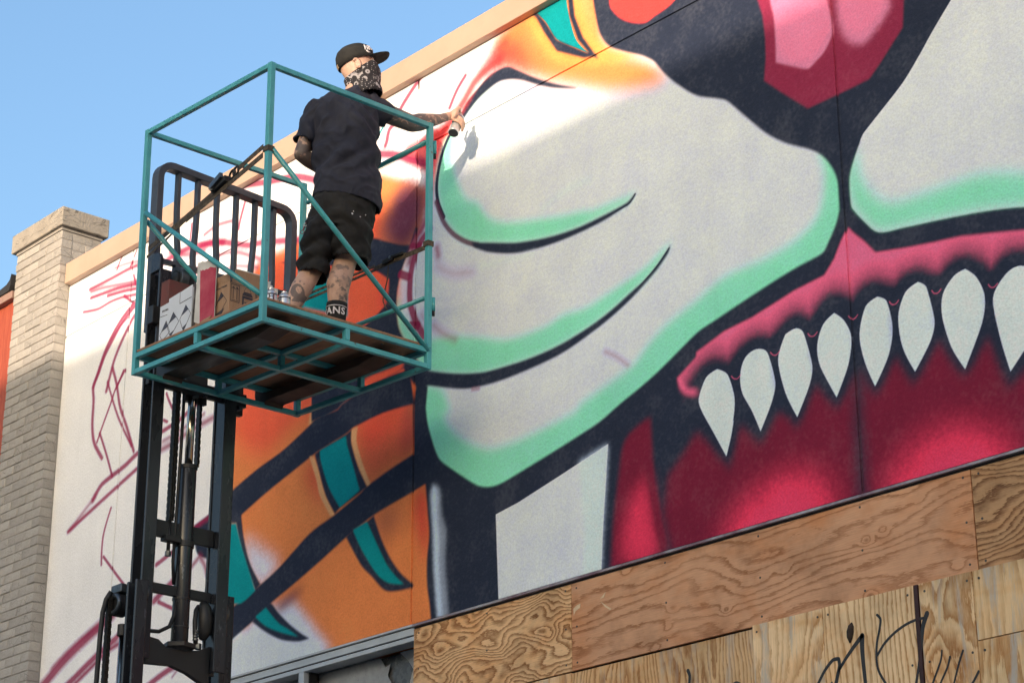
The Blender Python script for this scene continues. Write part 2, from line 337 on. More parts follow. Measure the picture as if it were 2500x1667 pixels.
('p',(37,42,54),0.004,1,1,[(-8.443,6.493),(-8.247,6.426),(-8.038,6.358),(-7.791,6.308),(-7.573,6.287),(-7.36,6.29),(-7.204,6.301),(-7.152,6.325),(-7.132,6.333),(-7.152,6.305),(-7.205,6.276),(-7.205,6.284),(-7.361,6.259),(-7.574,6.251),(-7.792,6.26),(-8.016,6.289),(-8.154,6.328),(-8.306,6.388),(-8.413,6.451)]),
('l',(37,42,54),0.012,0.3,1,[(-8.365,6.45),(-8.177,6.371),(-8.016,6.326),(-7.792,6.286),(-7.574,6.271),(-7.382,6.274),(-7.204,6.288),(-7.173,6.297),(-7.139,6.328)]),
('l',(37,42,54),0.012,0.3,1,[(-8.599,5.713),(-8.362,5.647),(-8.178,5.63),(-7.91,5.631),(-7.693,5.648),(-7.48,5.686),(-7.314,5.728),(-7.17,5.787),(-7.007,5.872),(-6.91,5.947)]),
('p',(191,192,199),0,1,0,[(-8.233,4.864),(-8.053,4.889),(-7.718,4.96),(-7.375,5.037),(-7.4,4.811),(-7.425,4.591),(-7.443,4.364),(-8.206,4.298),(-8.213,4.419)]),
('p',(186,200,214),0.015,0.8,1,[(-7.587,4.993),(-7.379,5.033),(-7.403,4.811),(-7.427,4.592),(-7.446,4.392),(-7.574,4.391),(-7.556,4.62)]),
('p',(125,132,142),0.012,1,1,[(-8.756,5.156),(-8.696,5.107),(-8.679,4.965),(-8.641,4.859),(-8.649,4.715),(-8.637,4.569),(-8.613,4.374),(-8.707,4.373),(-8.737,4.685),(-8.749,4.883),(-8.775,5.086)]),
('p',(186,200,214),0.012,0.8,1,[(-8.759,5.152),(-8.718,5.112),(-8.716,4.974),(-8.699,4.823),(-8.704,4.679),(-8.664,4.384),(-8.703,4.382),(-8.737,4.685),(-8.749,4.883),(-8.772,5.085)]),
('p',(191,192,199),0,1,1,[(-4.424,7.338),(-4.961,6.694),(-5.09,6.571),(-5.203,6.462),(-5.291,6.369),(-5.397,6.269),(-5.552,6.165),(-5.64,6.106),(-5.668,6.066),(-5.707,5.995),(-5.738,5.914),(-5.742,5.815),(-5.737,5.765),(-5.674,5.673),(-5.592,5.589),(-5.442,5.563),(-5.213,5.528),(-4.992,5.488),(-4.814,5.443),(-4.579,5.361),(-4.004,5.245),(-2.944,5.132),(-2.435,7.878)]),
('p',(124,203,160),0.025,1,1,[(-5.752,5.904),(-5.719,5.999),(-5.686,6.051),(-5.676,5.912),(-5.637,5.828),(-5.563,5.739),(-5.47,5.699),(-5.352,5.692),(-5.198,5.685),(-5.047,5.676),(-4.903,5.639),(-4.764,5.582),(-4.565,5.484),(-4.579,5.361),(-4.813,5.449),(-4.991,5.495),(-5.212,5.534),(-5.442,5.569),(-5.591,5.596),(-5.674,5.683),(-5.731,5.769)]),
('p',(37,42,54),0.004,1,1,[(-5.78,5.808),(-5.738,5.758),(-5.674,5.673),(-5.592,5.589),(-5.442,5.563),(-5.213,5.528),(-4.992,5.488),(-4.814,5.443),(-4.579,5.361),(-4.004,5.245),(-4.021,5.118),(-4.59,5.263),(-4.825,5.341),(-5.147,5.42),(-5.451,5.466),(-5.62,5.497),(-5.791,5.657)]),
('p',(37,42,54),0.003,1,1,[(-5.807,5.782),(-5.806,5.902),(-5.772,6.127),(-5.674,6.097),(-5.665,6.071),(-5.707,5.995),(-5.738,5.914),(-5.742,5.815),(-5.738,5.758)]),
('p',(124,38,60),0.004,1,0,[(-6.228,7.969),(-6.243,7.077),(-6.216,6.979),(-6.205,6.849),(-6.208,6.733),(-6.226,6.617),(-6.113,6.504),(-5.962,6.362),(-5.849,6.362),(-5.703,6.363),(-5.585,6.367),(-5.506,6.429),(-5.372,6.548),(-5.354,6.687),(-5.355,7.522)]),
('p',(192,112,136),0.006,1,1,[(-6.145,7.76),(-6.161,7.041),(-6.144,6.94),(-6.14,6.798),(-6.145,6.684),(-6.034,6.616),(-5.948,6.569),(-5.894,6.589),(-5.839,6.619),(-5.786,6.694),(-5.791,6.802),(-5.806,6.886),(-5.787,7.582)]),
('p',(236,112,136),0.03,1,1,[(-6.056,7.675),(-6.098,7.014),(-6.088,6.892),(-6.091,6.777),(-6.029,6.683),(-5.943,6.639),(-5.879,6.666),(-5.823,6.718),(-5.825,6.817),(-5.807,7.552)]),
('p',(192,112,136),0.015,0.95,1,[(-5.706,7.582),(-5.743,6.858),(-5.743,6.744),(-5.723,6.668),(-5.677,6.596),(-5.603,6.561),(-5.533,6.595),(-5.44,6.673),(-5.439,6.724),(-5.421,7.439)]),
('p',(236,112,136),0.04,1,1,[(-5.632,7.505),(-5.684,6.832),(-5.683,6.741),(-5.638,6.661),(-5.569,6.669),(-5.507,6.71),(-5.482,7.43)]),
('p',(190,60,55),0.006,1,1,[(-7.295,7.695),(-7.295,7.513),(-7.264,7.449),(-7.202,7.379),(-7.118,7.322),(-7.031,7.285),(-6.963,7.293),(-6.808,7.325),(-6.742,7.445)]),
('p',(222,94,122),0.006,1,0,[(-5.769,5.674),(-5.728,5.625),(-5.682,5.577),(-5.619,5.499),(-5.451,5.466),(-5.297,5.441),(-5.147,5.421),(-4.824,5.341),(-4.59,5.263),(-4.021,5.118),(-4.046,4.935),(-4.608,5.106),(-4.838,5.219),(-4.93,5.242),(-4.984,5.208),(-5.027,5.21),(-5.074,5.257),(-5.144,5.299),(-5.212,5.295),(-5.268,5.267),(-5.394,5.314),(-5.464,5.316),(-5.521,5.294),(-5.644,5.34),(-5.71,5.333),(-5.762,5.295),(-5.84,5.34),(-5.906,5.353),(-5.967,5.317),(-6.02,5.285),(-6.103,5.323),(-6.164,5.314),(-6.245,5.275),(-6.359,5.284),(-6.449,5.264),(-6.542,5.213),(-6.632,5.246),(-6.707,5.231),(-6.785,5.167),(-6.853,5.114),(-6.816,5.135),(-6.865,5.196),(-6.882,5.248),(-6.749,5.322),(-6.748,5.344),(-6.56,5.397),(-6.378,5.414),(-6.234,5.441),(-6.111,5.466),(-5.922,5.485),(-5.858,5.546),(-5.811,5.621)]),
('l',(37,42,54),0.136,1.35,0.95,[(-6.823,5.156),(-6.773,5.21),(-6.706,5.256),(-6.631,5.267),(-6.543,5.21),(-6.448,5.278),(-6.358,5.298),(-6.272,5.259),(-6.164,5.321),(-6.102,5.334),(-6.021,5.278),(-5.967,5.324),(-5.905,5.363),(-5.84,5.35),(-5.762,5.291),(-5.709,5.34),(-5.644,5.35),(-5.574,5.316),(-5.521,5.294),(-5.463,5.326),(-5.393,5.324),(-5.327,5.283),(-5.267,5.27),(-5.211,5.302),(-5.143,5.309),(-5.073,5.263),(-5.027,5.21),(-4.984,5.208),(-4.929,5.245),(-4.858,5.241),(-4.738,5.174)]),
('l',(37,42,54),0.093,0.8,1,[(-6.805,5.137),(-6.707,5.221),(-6.633,5.232),(-6.544,5.185),(-6.45,5.251),(-6.359,5.274),(-6.274,5.235),(-6.165,5.297),(-6.104,5.31),(-6.023,5.254),(-5.969,5.3),(-5.907,5.34),(-5.841,5.326),(-5.764,5.268),(-5.711,5.317),(-5.646,5.327),(-5.576,5.293),(-5.523,5.268),(-5.465,5.303),(-5.395,5.301),(-5.329,5.26),(-5.269,5.248),(-5.214,5.279),(-5.145,5.287),(-5.076,5.241),(-5.03,5.188),(-4.986,5.187),(-4.932,5.224),(-4.86,5.22),(-4.74,5.155)]),
('p',(222,94,122),0.01,0.8,1,[(-6.875,5.25),(-6.868,5.197),(-6.836,5.154),(-6.779,5.127),(-6.733,5.117),(-6.75,5.157),(-6.814,5.182),(-6.85,5.228)]),
('p',(106,28,46),0.012,1,1,[(-7.374,4.385),(-7.341,4.662),(-7.297,4.876),(-7.256,5.02),(-7.143,5.082),(-7.075,5.096),(-7.068,4.955),(-7.063,4.775),(-7.029,4.591),(-6.988,4.426),(-7.228,4.373)]),
('p',(228,58,84),0.04,0.7,1,[(-7.204,4.72),(-7.11,4.804),(-7.088,4.675),(-7.055,4.51),(-7.034,4.384),(-7.276,4.383),(-7.296,4.51),(-7.243,4.64)]),
('p',(106,28,46),0.012,0.9,1,[(-7.126,4.879),(-7.075,4.867),(-7.062,4.775),(-7.026,4.591),(-6.988,4.418),(-7.025,4.391),(-7.061,4.52),(-7.091,4.676)]),
('p',(106,28,46),0.02,1,0,[(-6.945,4.348),(-6.999,4.584),(-6.962,4.769),(-6.828,4.876),(-6.767,4.94),(-6.69,4.868),(-6.558,4.701),(-6.485,4.902),(-6.356,4.77),(-6.25,4.9),(-6.183,4.865),(-6.135,4.785),(-6.017,4.976),(-5.892,4.818),(-5.771,4.974),(-5.731,4.97),(-5.672,4.815),(-5.547,4.983),(-5.461,4.816),(-5.309,4.986),(-5.188,4.778),(-5.056,4.924),(-4.973,4.663),(-4.855,4.747),(-4.721,4.594),(-4.603,4.687),(-4.49,4.53),(-4.375,4.622),(-4.268,4.469),(-4.097,4.554),(-4.036,4.166),(-4.659,4.155),(-5.778,4.371),(-6.325,4.3)]),
('p',(228,58,84),0.075,1,1,[(-6.649,4.353),(-6.555,4.442),(-6.419,4.536),(-6.287,4.568),(-6.16,4.567),(-6.039,4.521),(-5.973,4.441),(-5.94,4.344),(-6.035,4.285)]),
('p',(228,58,84),0.06,0.6,1,[(-6.471,4.381),(-6.358,4.472),(-6.227,4.508),(-6.123,4.5),(-6.044,4.449),(-6.019,4.362),(-6.115,4.319)]),
('p',(228,58,84),0.08,1,1,[(-5.714,4.325),(-5.608,4.426),(-5.485,4.522),(-5.341,4.557),(-5.232,4.548),(-5.119,4.5),(-5.013,4.412),(-4.856,4.261),(-4.873,4.103),(-5.624,4.242)]),
('p',(228,58,84),0.06,0.6,1,[(-5.578,4.34),(-5.473,4.449),(-5.338,4.493),(-5.228,4.489),(-5.125,4.44),(-5.028,4.347),(-4.985,4.262),(-5.434,4.26)]),
('l',(37,42,54),0.081,1.3,0.75,[(-5.769,5),(-5.764,4.9),(-5.779,4.742),(-5.779,4.588),(-5.783,4.372)]),
('o',(37,42,54),0.05,0.7,0.95,[(-6.615,5.22),(-6.549,5.173),(-6.511,5.043),(-6.529,4.929),(-6.523,4.938),(-6.543,4.865),(-6.579,4.773),(-6.66,4.919),(-6.726,5.037),(-6.743,5.105),(-6.69,5.198)]),
('p',(192,199,220),0.002,1,1,[(-6.615,5.22),(-6.549,5.173),(-6.511,5.043),(-6.529,4.929),(-6.523,4.938),(-6.543,4.865),(-6.579,4.773),(-6.66,4.919),(-6.726,5.037),(-6.743,5.105),(-6.69,5.198)]),
('o',(37,42,54),0.05,0.7,0.95,[(-6.361,5.248),(-6.293,5.212),(-6.253,5.055),(-6.282,4.96),(-6.358,4.84),(-6.405,4.952),(-6.461,5.057),(-6.469,5.15),(-6.434,5.225)]),
('p',(192,199,220),0.002,1,1,[(-6.361,5.248),(-6.293,5.212),(-6.253,5.055),(-6.282,4.96),(-6.358,4.84),(-6.405,4.952),(-6.461,5.057),(-6.469,5.15),(-6.434,5.225)]),
('o',(37,42,54),0.05,0.7,0.95,[(-6.11,5.279),(-6.066,5.243),(-6.025,5.073),(-6.05,4.979),(-6.131,4.85),(-6.194,4.984),(-6.229,5.159),(-6.176,5.269)]),
('p',(192,199,220),0.002,1,1,[(-6.11,5.279),(-6.066,5.243),(-6.025,5.073),(-6.05,4.979),(-6.131,4.85),(-6.194,4.984),(-6.229,5.159),(-6.176,5.269)]),
('o',(37,42,54),0.05,0.7,0.95,[(-5.878,5.285),(-5.824,5.232),(-5.788,5.14),(-5.816,5.014),(-5.894,4.881),(-5.978,5.053),(-5.989,5.158),(-5.947,5.249)]),
('p',(192,199,220),0.002,1,1,[(-5.878,5.285),(-5.824,5.232),(-5.788,5.14),(-5.816,5.014),(-5.894,4.881),(-5.978,5.053),(-5.989,5.158),(-5.947,5.249)]),
('o',(37,42,54),0.05,0.7,0.95,[(-5.625,5.286),(-5.576,5.251),(-5.553,5.117),(-5.586,4.994),(-5.672,4.873),(-5.72,5),(-5.74,5.139),(-5.695,5.261)]),
('p',(192,199,220),0.002,1,1,[(-5.625,5.286),(-5.576,5.251),(-5.553,5.117),(-5.586,4.994),(-5.672,4.873),(-5.72,5),(-5.74,5.139),(-5.695,5.261)]),
('o',(37,42,54),0.05,0.7,0.95,[(-5.396,5.285),(-5.353,5.248),(-5.323,5.081),(-5.354,4.992),(-5.448,4.879),(-5.506,5.011),(-5.517,5.159),(-5.469,5.258)]),
('p',(192,199,220),0.002,1,1,[(-5.396,5.285),(-5.353,5.248),(-5.323,5.081),(-5.354,4.992),(-5.448,4.879),(-5.506,5.011),(-5.517,5.159),(-5.469,5.258)]),
('o',(37,42,54),0.05,0.7,0.95,[(-5.14,5.265),(-5.086,5.209),(-5.052,5.108),(-5.078,4.994),(-5.184,4.816),(-5.246,4.935),(-5.281,5.088),(-5.267,5.188),(-5.201,5.252)]),
('p',(192,199,220),0.002,1,1,[(-5.14,5.265),(-5.086,5.209),(-5.052,5.108),(-5.078,4.994),(-5.184,4.816),(-5.246,4.935),(-5.281,5.088),(-5.267,5.188),(-5.201,5.252)]),
('o',(37,42,54),0.05,0.7,0.95,[(-4.857,5.188),(-4.779,5.123),(-4.758,4.997),(-4.812,4.883),(-4.957,4.741),(-4.993,4.905),(-5.011,5.088),(-4.937,5.174)]),
('p',(192,199,220),0.002,1,1,[(-4.857,5.188),(-4.779,5.123),(-4.758,4.997),(-4.812,4.883),(-4.957,4.741),(-4.993,4.905),(-5.011,5.088),(-4.937,5.174)]),
('o',(37,42,54),0.05,0.7,0.95,[(-4.612,5.132),(-4.539,5.059),(-4.522,4.924),(-4.575,4.812),(-4.712,4.67),(-4.735,4.829),(-4.75,5.007),(-4.683,5.111)]),
('p',(192,199,220),0.002,1,1,[(-4.612,5.132),(-4.539,5.059),(-4.522,4.924),(-4.575,4.812),(-4.712,4.67),(-4.735,4.829),(-4.75,5.007),(-4.683,5.111)]),
('o',(37,42,54),0.05,0.7,0.95,[(-4.371,5.072),(-4.302,5.001),(-4.287,4.869),(-4.339,4.76),(-4.48,4.61),(-4.499,4.778),(-4.505,4.95),(-4.44,5.051)]),
('p',(192,199,220),0.002,1,1,[(-4.371,5.072),(-4.302,5.001),(-4.287,4.869),(-4.339,4.76),(-4.48,4.61),(-4.499,4.778),(-4.505,4.95),(-4.44,5.051)]),
('l',(222,94,122),0.005,0.7,0.7,[(-6.525,5.159),(-6.509,5.142),(-6.486,5.137),(-6.466,5.15)]),
('l',(222,94,122),0.005,0.7,0.7,[(-6.273,5.207),(-6.258,5.19),(-6.236,5.185),(-6.216,5.198)]),
('l',(222,94,122),0.005,0.7,0.7,[(-6.04,5.232),(-6.026,5.215),(-6.004,5.211),(-5.985,5.223)]),
('l',(222,94,122),0.005,0.7,0.7,[(-5.796,5.245),(-5.782,5.228),(-5.762,5.223),(-5.743,5.235)]),
('l',(222,94,122),0.005,0.7,0.7,[(-5.56,5.242),(-5.547,5.225),(-5.527,5.221),(-5.509,5.233)]),
('l',(222,94,122),0.005,0.7,0.7,[(-5.325,5.222),(-5.313,5.205),(-5.294,5.201),(-5.276,5.213)]),
('l',(222,94,122),0.005,0.7,0.7,[(-5.028,5.156),(-5.017,5.14),(-4.999,5.136),(-4.981,5.147)]),
('l',(128,30,60),0.02,0.7,0.92,[(-12.201,7.674),(-12.25,7.622),(-12.287,7.563)]),
('l',(128,30,60),0.02,0.7,0.92,[(-12.034,7.631),(-12.069,7.587),(-12.104,7.531)]),
('l',(128,30,60),0.041,0.9,0.92,[(-11.953,7.506),(-12.129,7.52),(-12.307,7.521),(-12.516,7.524),(-12.643,7.528)]),
('l',(128,30,60),0.027,0.7,0.92,[(-12.054,7.452),(-12.019,7.374)]),
('l',(128,30,60),0.034,0.7,0.92,[(-11.978,7.365),(-12.226,7.412),(-12.407,7.433),(-12.62,7.456)]),
('l',(128,30,60),0.034,0.7,0.92,[(-11.974,7.329),(-12.18,7.37),(-12.389,7.4)]),
('l',(128,30,60),0.034,1,0.92,[(-11.969,7.284),(-12.175,7.325),(-12.34,7.341),(-12.506,7.337),(-12.709,7.375)]),
('l',(128,30,60),0.027,0.7,0.92,[(-12.162,7.329),(-12.044,7.242)]),
('l',(128,30,60),0.041,0.7,0.92,[(-11.994,7.249),(-12.036,7.229),(-12.174,7.161),(-12.277,7.082),(-12.377,6.969),(-12.452,6.835),(-12.499,6.752)]),
('l',(128,30,60),0.041,0.7,0.92,[(-12.001,7.212),(-12.043,7.193),(-12.17,7.128),(-12.273,7.042),(-12.374,6.942),(-12.441,6.832),(-12.497,6.751),(-12.481,6.65),(-12.476,6.479),(-12.455,6.377),(-12.416,6.301),(-12.314,6.186)]),
('l',(128,30,60),0.02,0.9,0.7,[(-12.082,7.147),(-12.191,7.115),(-12.306,7.039)]),
('l',(128,30,60),0.041,0.7,0.92,[(-11.993,7.145),(-12.04,7.114),(-12.154,6.994),(-12.232,6.888),(-12.276,6.786),(-12.318,6.67)]),
('l',(128,30,60),0.034,0.7,0.92,[(-12.253,6.819),(-12.185,6.683),(-12.12,6.502),(-12.014,6.328),(-11.907,6.133)]),
('l',(128,30,60),0.027,0.9,0.92,[(-12.308,6.734),(-12.142,6.442),(-11.941,6.181)]),
('l',(128,30,60),0.027,0.7,0.92,[(-12.084,6.762),(-12.196,6.653),(-12.244,6.568),(-12.342,6.413),(-12.395,6.321)]),
('l',(128,30,60),0.027,0.7,0.92,[(-12.367,6.379),(-12.257,6.196),(-12.163,6.021)]),
('l',(128,30,60),0.027,0.7,0.92,[(-12.107,6.761),(-12.182,6.658)]),
('l',(128,30,60),0.048,0.7,0.92,[(-11.713,6.132),(-11.876,6.101),(-12.011,6.056),(-12.29,5.995),(-12.395,5.908)]),
('l',(128,30,60),0.041,0.8,0.92,[(-11.757,6.025),(-12.027,5.949),(-12.331,5.861),(-12.7,5.752)]),
('l',(128,30,60),0.048,1.1,0.7,[(-12.368,5.926),(-12.506,5.853),(-12.672,5.762)]),
('l',(128,30,60),0.027,0.7,0.92,[(-12.151,5.796),(-12.229,5.617),(-12.227,5.422)]),
('l',(128,30,60),0.027,0.7,0.92,[(-12.205,5.472),(-12.069,5.351),(-11.884,5.191)]),
('l',(128,30,60),0.102,0.7,0.92,[(-12.033,5.054),(-12.113,5.024),(-12.358,4.948),(-12.633,4.844),(-12.91,4.706)]),
('l',(128,30,60),0.061,0.7,0.92,[(-11.934,4.916),(-11.985,4.88),(-12.226,4.803),(-12.469,4.709),(-12.635,4.646)]),
('l',(128,30,60),0.048,1,0.92,[(-11.925,4.84),(-12.087,4.809),(-12.274,4.736),(-12.518,4.642)]),
('l',(128,30,60),0.027,0.7,0.92,[(-11.54,6.441),(-11.507,6.385),(-11.445,6.297)]),
('l',(128,30,60),0.027,0.7,0.92,[(-11.557,6.26),(-11.512,6.237)]),
('l',(128,30,60),0.041,0.7,0.92,[(-11.608,6.176),(-11.555,6.185),(-11.344,6.216),(-11.038,6.304),(-10.937,6.323)]),
('l',(128,30,60),0.061,1,0.8,[(-11.596,6.055),(-11.436,6.069),(-11.202,6.102),(-10.921,6.127)]),
('l',(128,30,60),0.041,0.7,0.92,[(-11.543,5.28),(-11.363,5.324)]),
('l',(128,30,60),0.061,0.7,0.92,[(-11.545,5.043),(-11.319,5.138)]),
('l',(128,30,60),0.034,0.7,0.92,[(-11.49,5.025),(-11.313,4.947)]),
('l',(128,30,60),0.048,1,0.8,[(-11.131,5.18),(-11.047,5.228),(-10.991,5.172),(-10.955,5.1)]),
('l',(128,30,60),0.041,1,0.92,[(-11.128,5.428),(-11.016,5.455),(-10.868,5.48)]),
('l',(128,30,60),0.054,0.7,0.92,[(-11.566,4.501),(-11.44,4.537),(-11.314,4.566),(-11.189,4.58)]),
('l',(128,30,60),0.027,1,0.7,[(-11.284,4.511),(-11.212,4.556)]),
('l',(128,30,60),0.061,0.8,0.92,[(-11.693,7.416),(-11.559,7.43),(-11.33,7.423),(-10.991,7.344),(-10.66,7.212),(-10.483,7.175),(-10.106,7.065),(-9.973,7.026)]),
('l',(128,30,60),0.061,1,0.8,[(-11.602,7.479),(-11.402,7.39),(-11.174,7.343)]),
('l',(128,30,60),0.095,1,0.8,[(-11.525,7.281),(-11.256,7.223),(-11.088,7.197)]),
('l',(128,30,60),0.054,0.9,0.92,[(-11.215,7.391),(-11.066,7.369),(-10.953,7.332)]),
('l',(128,30,60),0.061,0.7,0.92,[(-10.763,7.668),(-10.691,7.653),(-10.441,7.586),(-10.199,7.532),(-10.063,7.477),(-9.894,7.389)]),
('l',(128,30,60),0.034,0.7,0.92,[(-10.687,7.595),(-10.703,7.579),(-10.764,7.432),(-10.781,7.37)]),
('l',(128,30,60),0.027,0.8,0.92,[(-11.346,7.597),(-11.36,7.443)]),
('l',(128,30,60),0.041,0.6,0.92,[(-8.825,7.744),(-8.913,7.717),(-9.016,7.653),(-9.104,7.582),(-9.147,7.515),(-9.207,7.485),(-9.228,7.42),(-9.242,7.394)]),
('l',(128,30,60),0.034,0.7,0.92,[(-8.5,7.565),(-8.577,7.499),(-8.64,7.412)]),
('l',(128,30,60),0.048,1,0.8,[(-11.019,7.253),(-10.837,7.226),(-10.6,7.115),(-10.422,7.013)]),
('l',(128,30,60),0.041,0.9,0.8,[(-11.184,7.462),(-11.038,7.481),(-10.855,7.452)]),
('l',(128,30,60),0.054,1,0.8,[(-11.662,7.302),(-11.526,7.293),(-11.349,7.225)]),
('l',(128,30,60),0.041,1,0.7,[(-10.937,7.126),(-10.793,7.112),(-10.542,7.02)]),
('l',(128,30,60),0.034,1,0.7,[(-12.315,7.587),(-12.176,7.574),(-11.997,7.54)]),
('l',(128,30,60),0.041,1,0.8,[(-12.619,7.503),(-12.441,7.48),(-12.205,7.432),(-12.021,7.394)]),
('l',(128,30,60),0.041,1,0.7,[(-11.548,6.113),(-11.336,6.136),(-11.078,6.177)]),
('l',(128,30,60),0.048,1.1,0.6,[(-12.778,4.822),(-12.499,4.927),(-12.222,4.999)]),
('l',(190,52,50),0.088,0.9,0.9,[(-8.203,7.55),(-8.285,7.534),(-8.409,7.493),(-8.506,7.41),(-8.576,7.356),(-8.674,7.292),(-8.817,7.265)]),
('l',(190,52,50),0.068,1.2,0.5,[(-8.34,7.546),(-8.23,7.612),(-8.149,7.639)]),
('l',(128,30,60),0.068,0.8,0.92,[(-9.356,7.389),(-9.294,7.356),(-9.141,7.294),(-9.006,7.213),(-8.815,7.112)]),
('l',(0,122,120),0.019,0.6,1,[(-9.313,7.473),(-9.299,7.499),(-9.269,7.525)]),
('l',(128,30,60),0.061,1,0.8,[(-8.992,6.552),(-8.949,6.667),(-8.883,6.722),(-8.828,6.781)]),
('l',(128,30,60),0.054,0.45,0.92,[(-8.809,6.694),(-8.909,6.631),(-8.97,6.511),(-8.987,6.386),(-8.978,6.28),(-8.925,6.16),(-8.854,6.054)]),
('l',(128,30,60),0.054,0.4,0.92,[(-9.073,6.501),(-9.001,6.462)]),
('l',(128,30,60),0.054,0.4,0.92,[(-8.975,6.154),(-8.909,6.132)]),
('l',(128,30,60),0.041,0.5,0.92,[(-8.973,6.648),(-8.896,6.625)]),
('l',(128,30,60),0.054,1.1,0.7,[(-8.744,6.559),(-8.731,6.507)]),
('l',(128,30,60),0.068,1.4,0.35,[(-8.73,6.442),(-8.655,6.384),(-8.557,6.339),(-8.436,6.315)]),
('l',(128,30,60),0.054,1.3,0.45,[(-8.761,6.086),(-8.687,6.021),(-8.577,5.951)]),
('l',(128,30,60),0.054,1.3,0.4,[(-8.875,6.188),(-8.824,6.104)]),
('l',(128,30,60),0.034,1.2,0.4,[(-7.381,5.531),(-7.301,5.481),(-7.222,5.414)]),
('l',(128,30,60),0.027,0.8,0.5,[(-8.426,5.614),(-8.374,5.605)]),
('l',(186,200,214),0.034,1.8,0.35,[(-8.436,6.339),(-8.247,6.302),(-7.926,6.255)]),
('l',(186,200,214),0.043,1.8,0.4,[(-7.845,6.491),(-7.677,6.531),(-7.482,6.535)])]

def smooth_pts(p, closed):
    p = np.array(p, float); n = len(p); out = []
    def tang(i):
        if not closed and (i == 0 or i == n-1): return np.zeros(2)
        a, b, c = p[(i-1) % n], p[i], p[(i+1) % n]
        u, w = b-a, c-b; lu, lw = np.linalg.norm(u)+1e-9, np.linalg.norm(w)+1e-9
        if np.dot(u, w)/(lu*lw) < 0.62: return np.zeros(2)
        d = c-a
        return d/np.linalg.norm(d)*min(lu, lw)
    T = [tang(i) for i in range(n)]
    for i in range(n if closed else n-1):
        a, b = p[i], p[(i+1) % n]; ta, tb = T[i], T[(i+1) % n]
        for s in (0, .2, .4, .6, .8):
            h = 2*s**3-3*s**2+1
            out.append(h*a + (s**3-2*s**2+s)*ta + (-2*s**3+3*s**2)*b + (s**3-s**2)*tb)
    if not closed: out.append(p[-1])
    return np.array(out)

def gblur(a, sig):
    if sig < 0.4: return a
    w = max(1, int(round(math.sqrt(12*sig*sig/3+1)))) | 1
    r = w//2
    for ax in (0, 1):
        for _ in range(3):
            pad = [(0,0),(0,0)]; pad[ax] = (r+1, r)
            c = np.cumsum(np.pad(a, pad, mode='edge'), axis=ax)
            a = (np.take(c, range(w, c.shape[ax]), ax) - np.take(c, range(0, c.shape[ax]-w), ax))/w
    return a

def poly_mask(pts, Hh, Ww):
    """anti-aliased even-odd fill, pts in pixel units"""
    S = 3
    acc = np.zeros((Hh, Ww+1))
    a = pts; b = np.roll(pts, -1, 0)
    for sub in range(Hh*S):
        y = (sub+0.5)/S
        k = (a[:,1] <= y) != (b[:,1] <= y)
        if not k.any(): continue
        xs = np.sort(a[k,0] + (y-a[k,1])/(b[k,1]-a[k,1])*(b[k,0]-a[k,0]))
        row = acc[sub//S]
        for x0, x1 in zip(xs[::2], xs[1::2]):
            x0 = min(max(x0, 0), Ww); x1 = min(max(x1, 0), Ww)
            if x1 <= x0: continue
            i0, i1 = int(x0), int(x1)
            if i0 == i1: row[i0] += x1-x0
            else:
                row[i0] += i0+1-x0; row[i0+1:i1] += 1; row[i1] += x1-i1
    return np.clip(acc[:, :Ww]/S, 0, 1)

def line_mask(pts, w, soft, Hh, Ww):
    yy, xx = np.mgrid[0:Hh, 0:Ww] + 0.5
    d = np.full((Hh, Ww), 1e9)
    for p, q in zip(pts[:-1], pts[1:]):
        m = w*2+3
        x0, x1 = int(max(0, min(p[0], q[0])-m)), int(min(Ww, max(p[0], q[0])+m))
        y0, y1 = int(max(0, min(p[1], q[1])-m)), int(min(Hh, max(p[1], q[1])+m))
        if x1 <= x0 or y1 <= y0: continue
        v = q-p; l2 = v @ v + 1e-9
        X = xx[y0:y1, x0:x1]-p[0]; Y = yy[y0:y1, x0:x1]-p[1]
        t = np.clip((X*v[0]+Y*v[1])/l2, 0, 1)
        d[y0:y1, x0:x1] = np.minimum(d[y0:y1, x0:x1], np.hypot(X-t*v[0], Y-t*v[1]))
    e = max(0.8, w*0.5*soft)
    return np.clip((w*0.5 + e*0.8 - d)/(e*1.6), 0, 1)**1.3

def lin255(c):
    c = np.array(c, float)/255
    return np.where(c < 0.04, c/12.92, ((c+0.055)/1.055)**2.4)

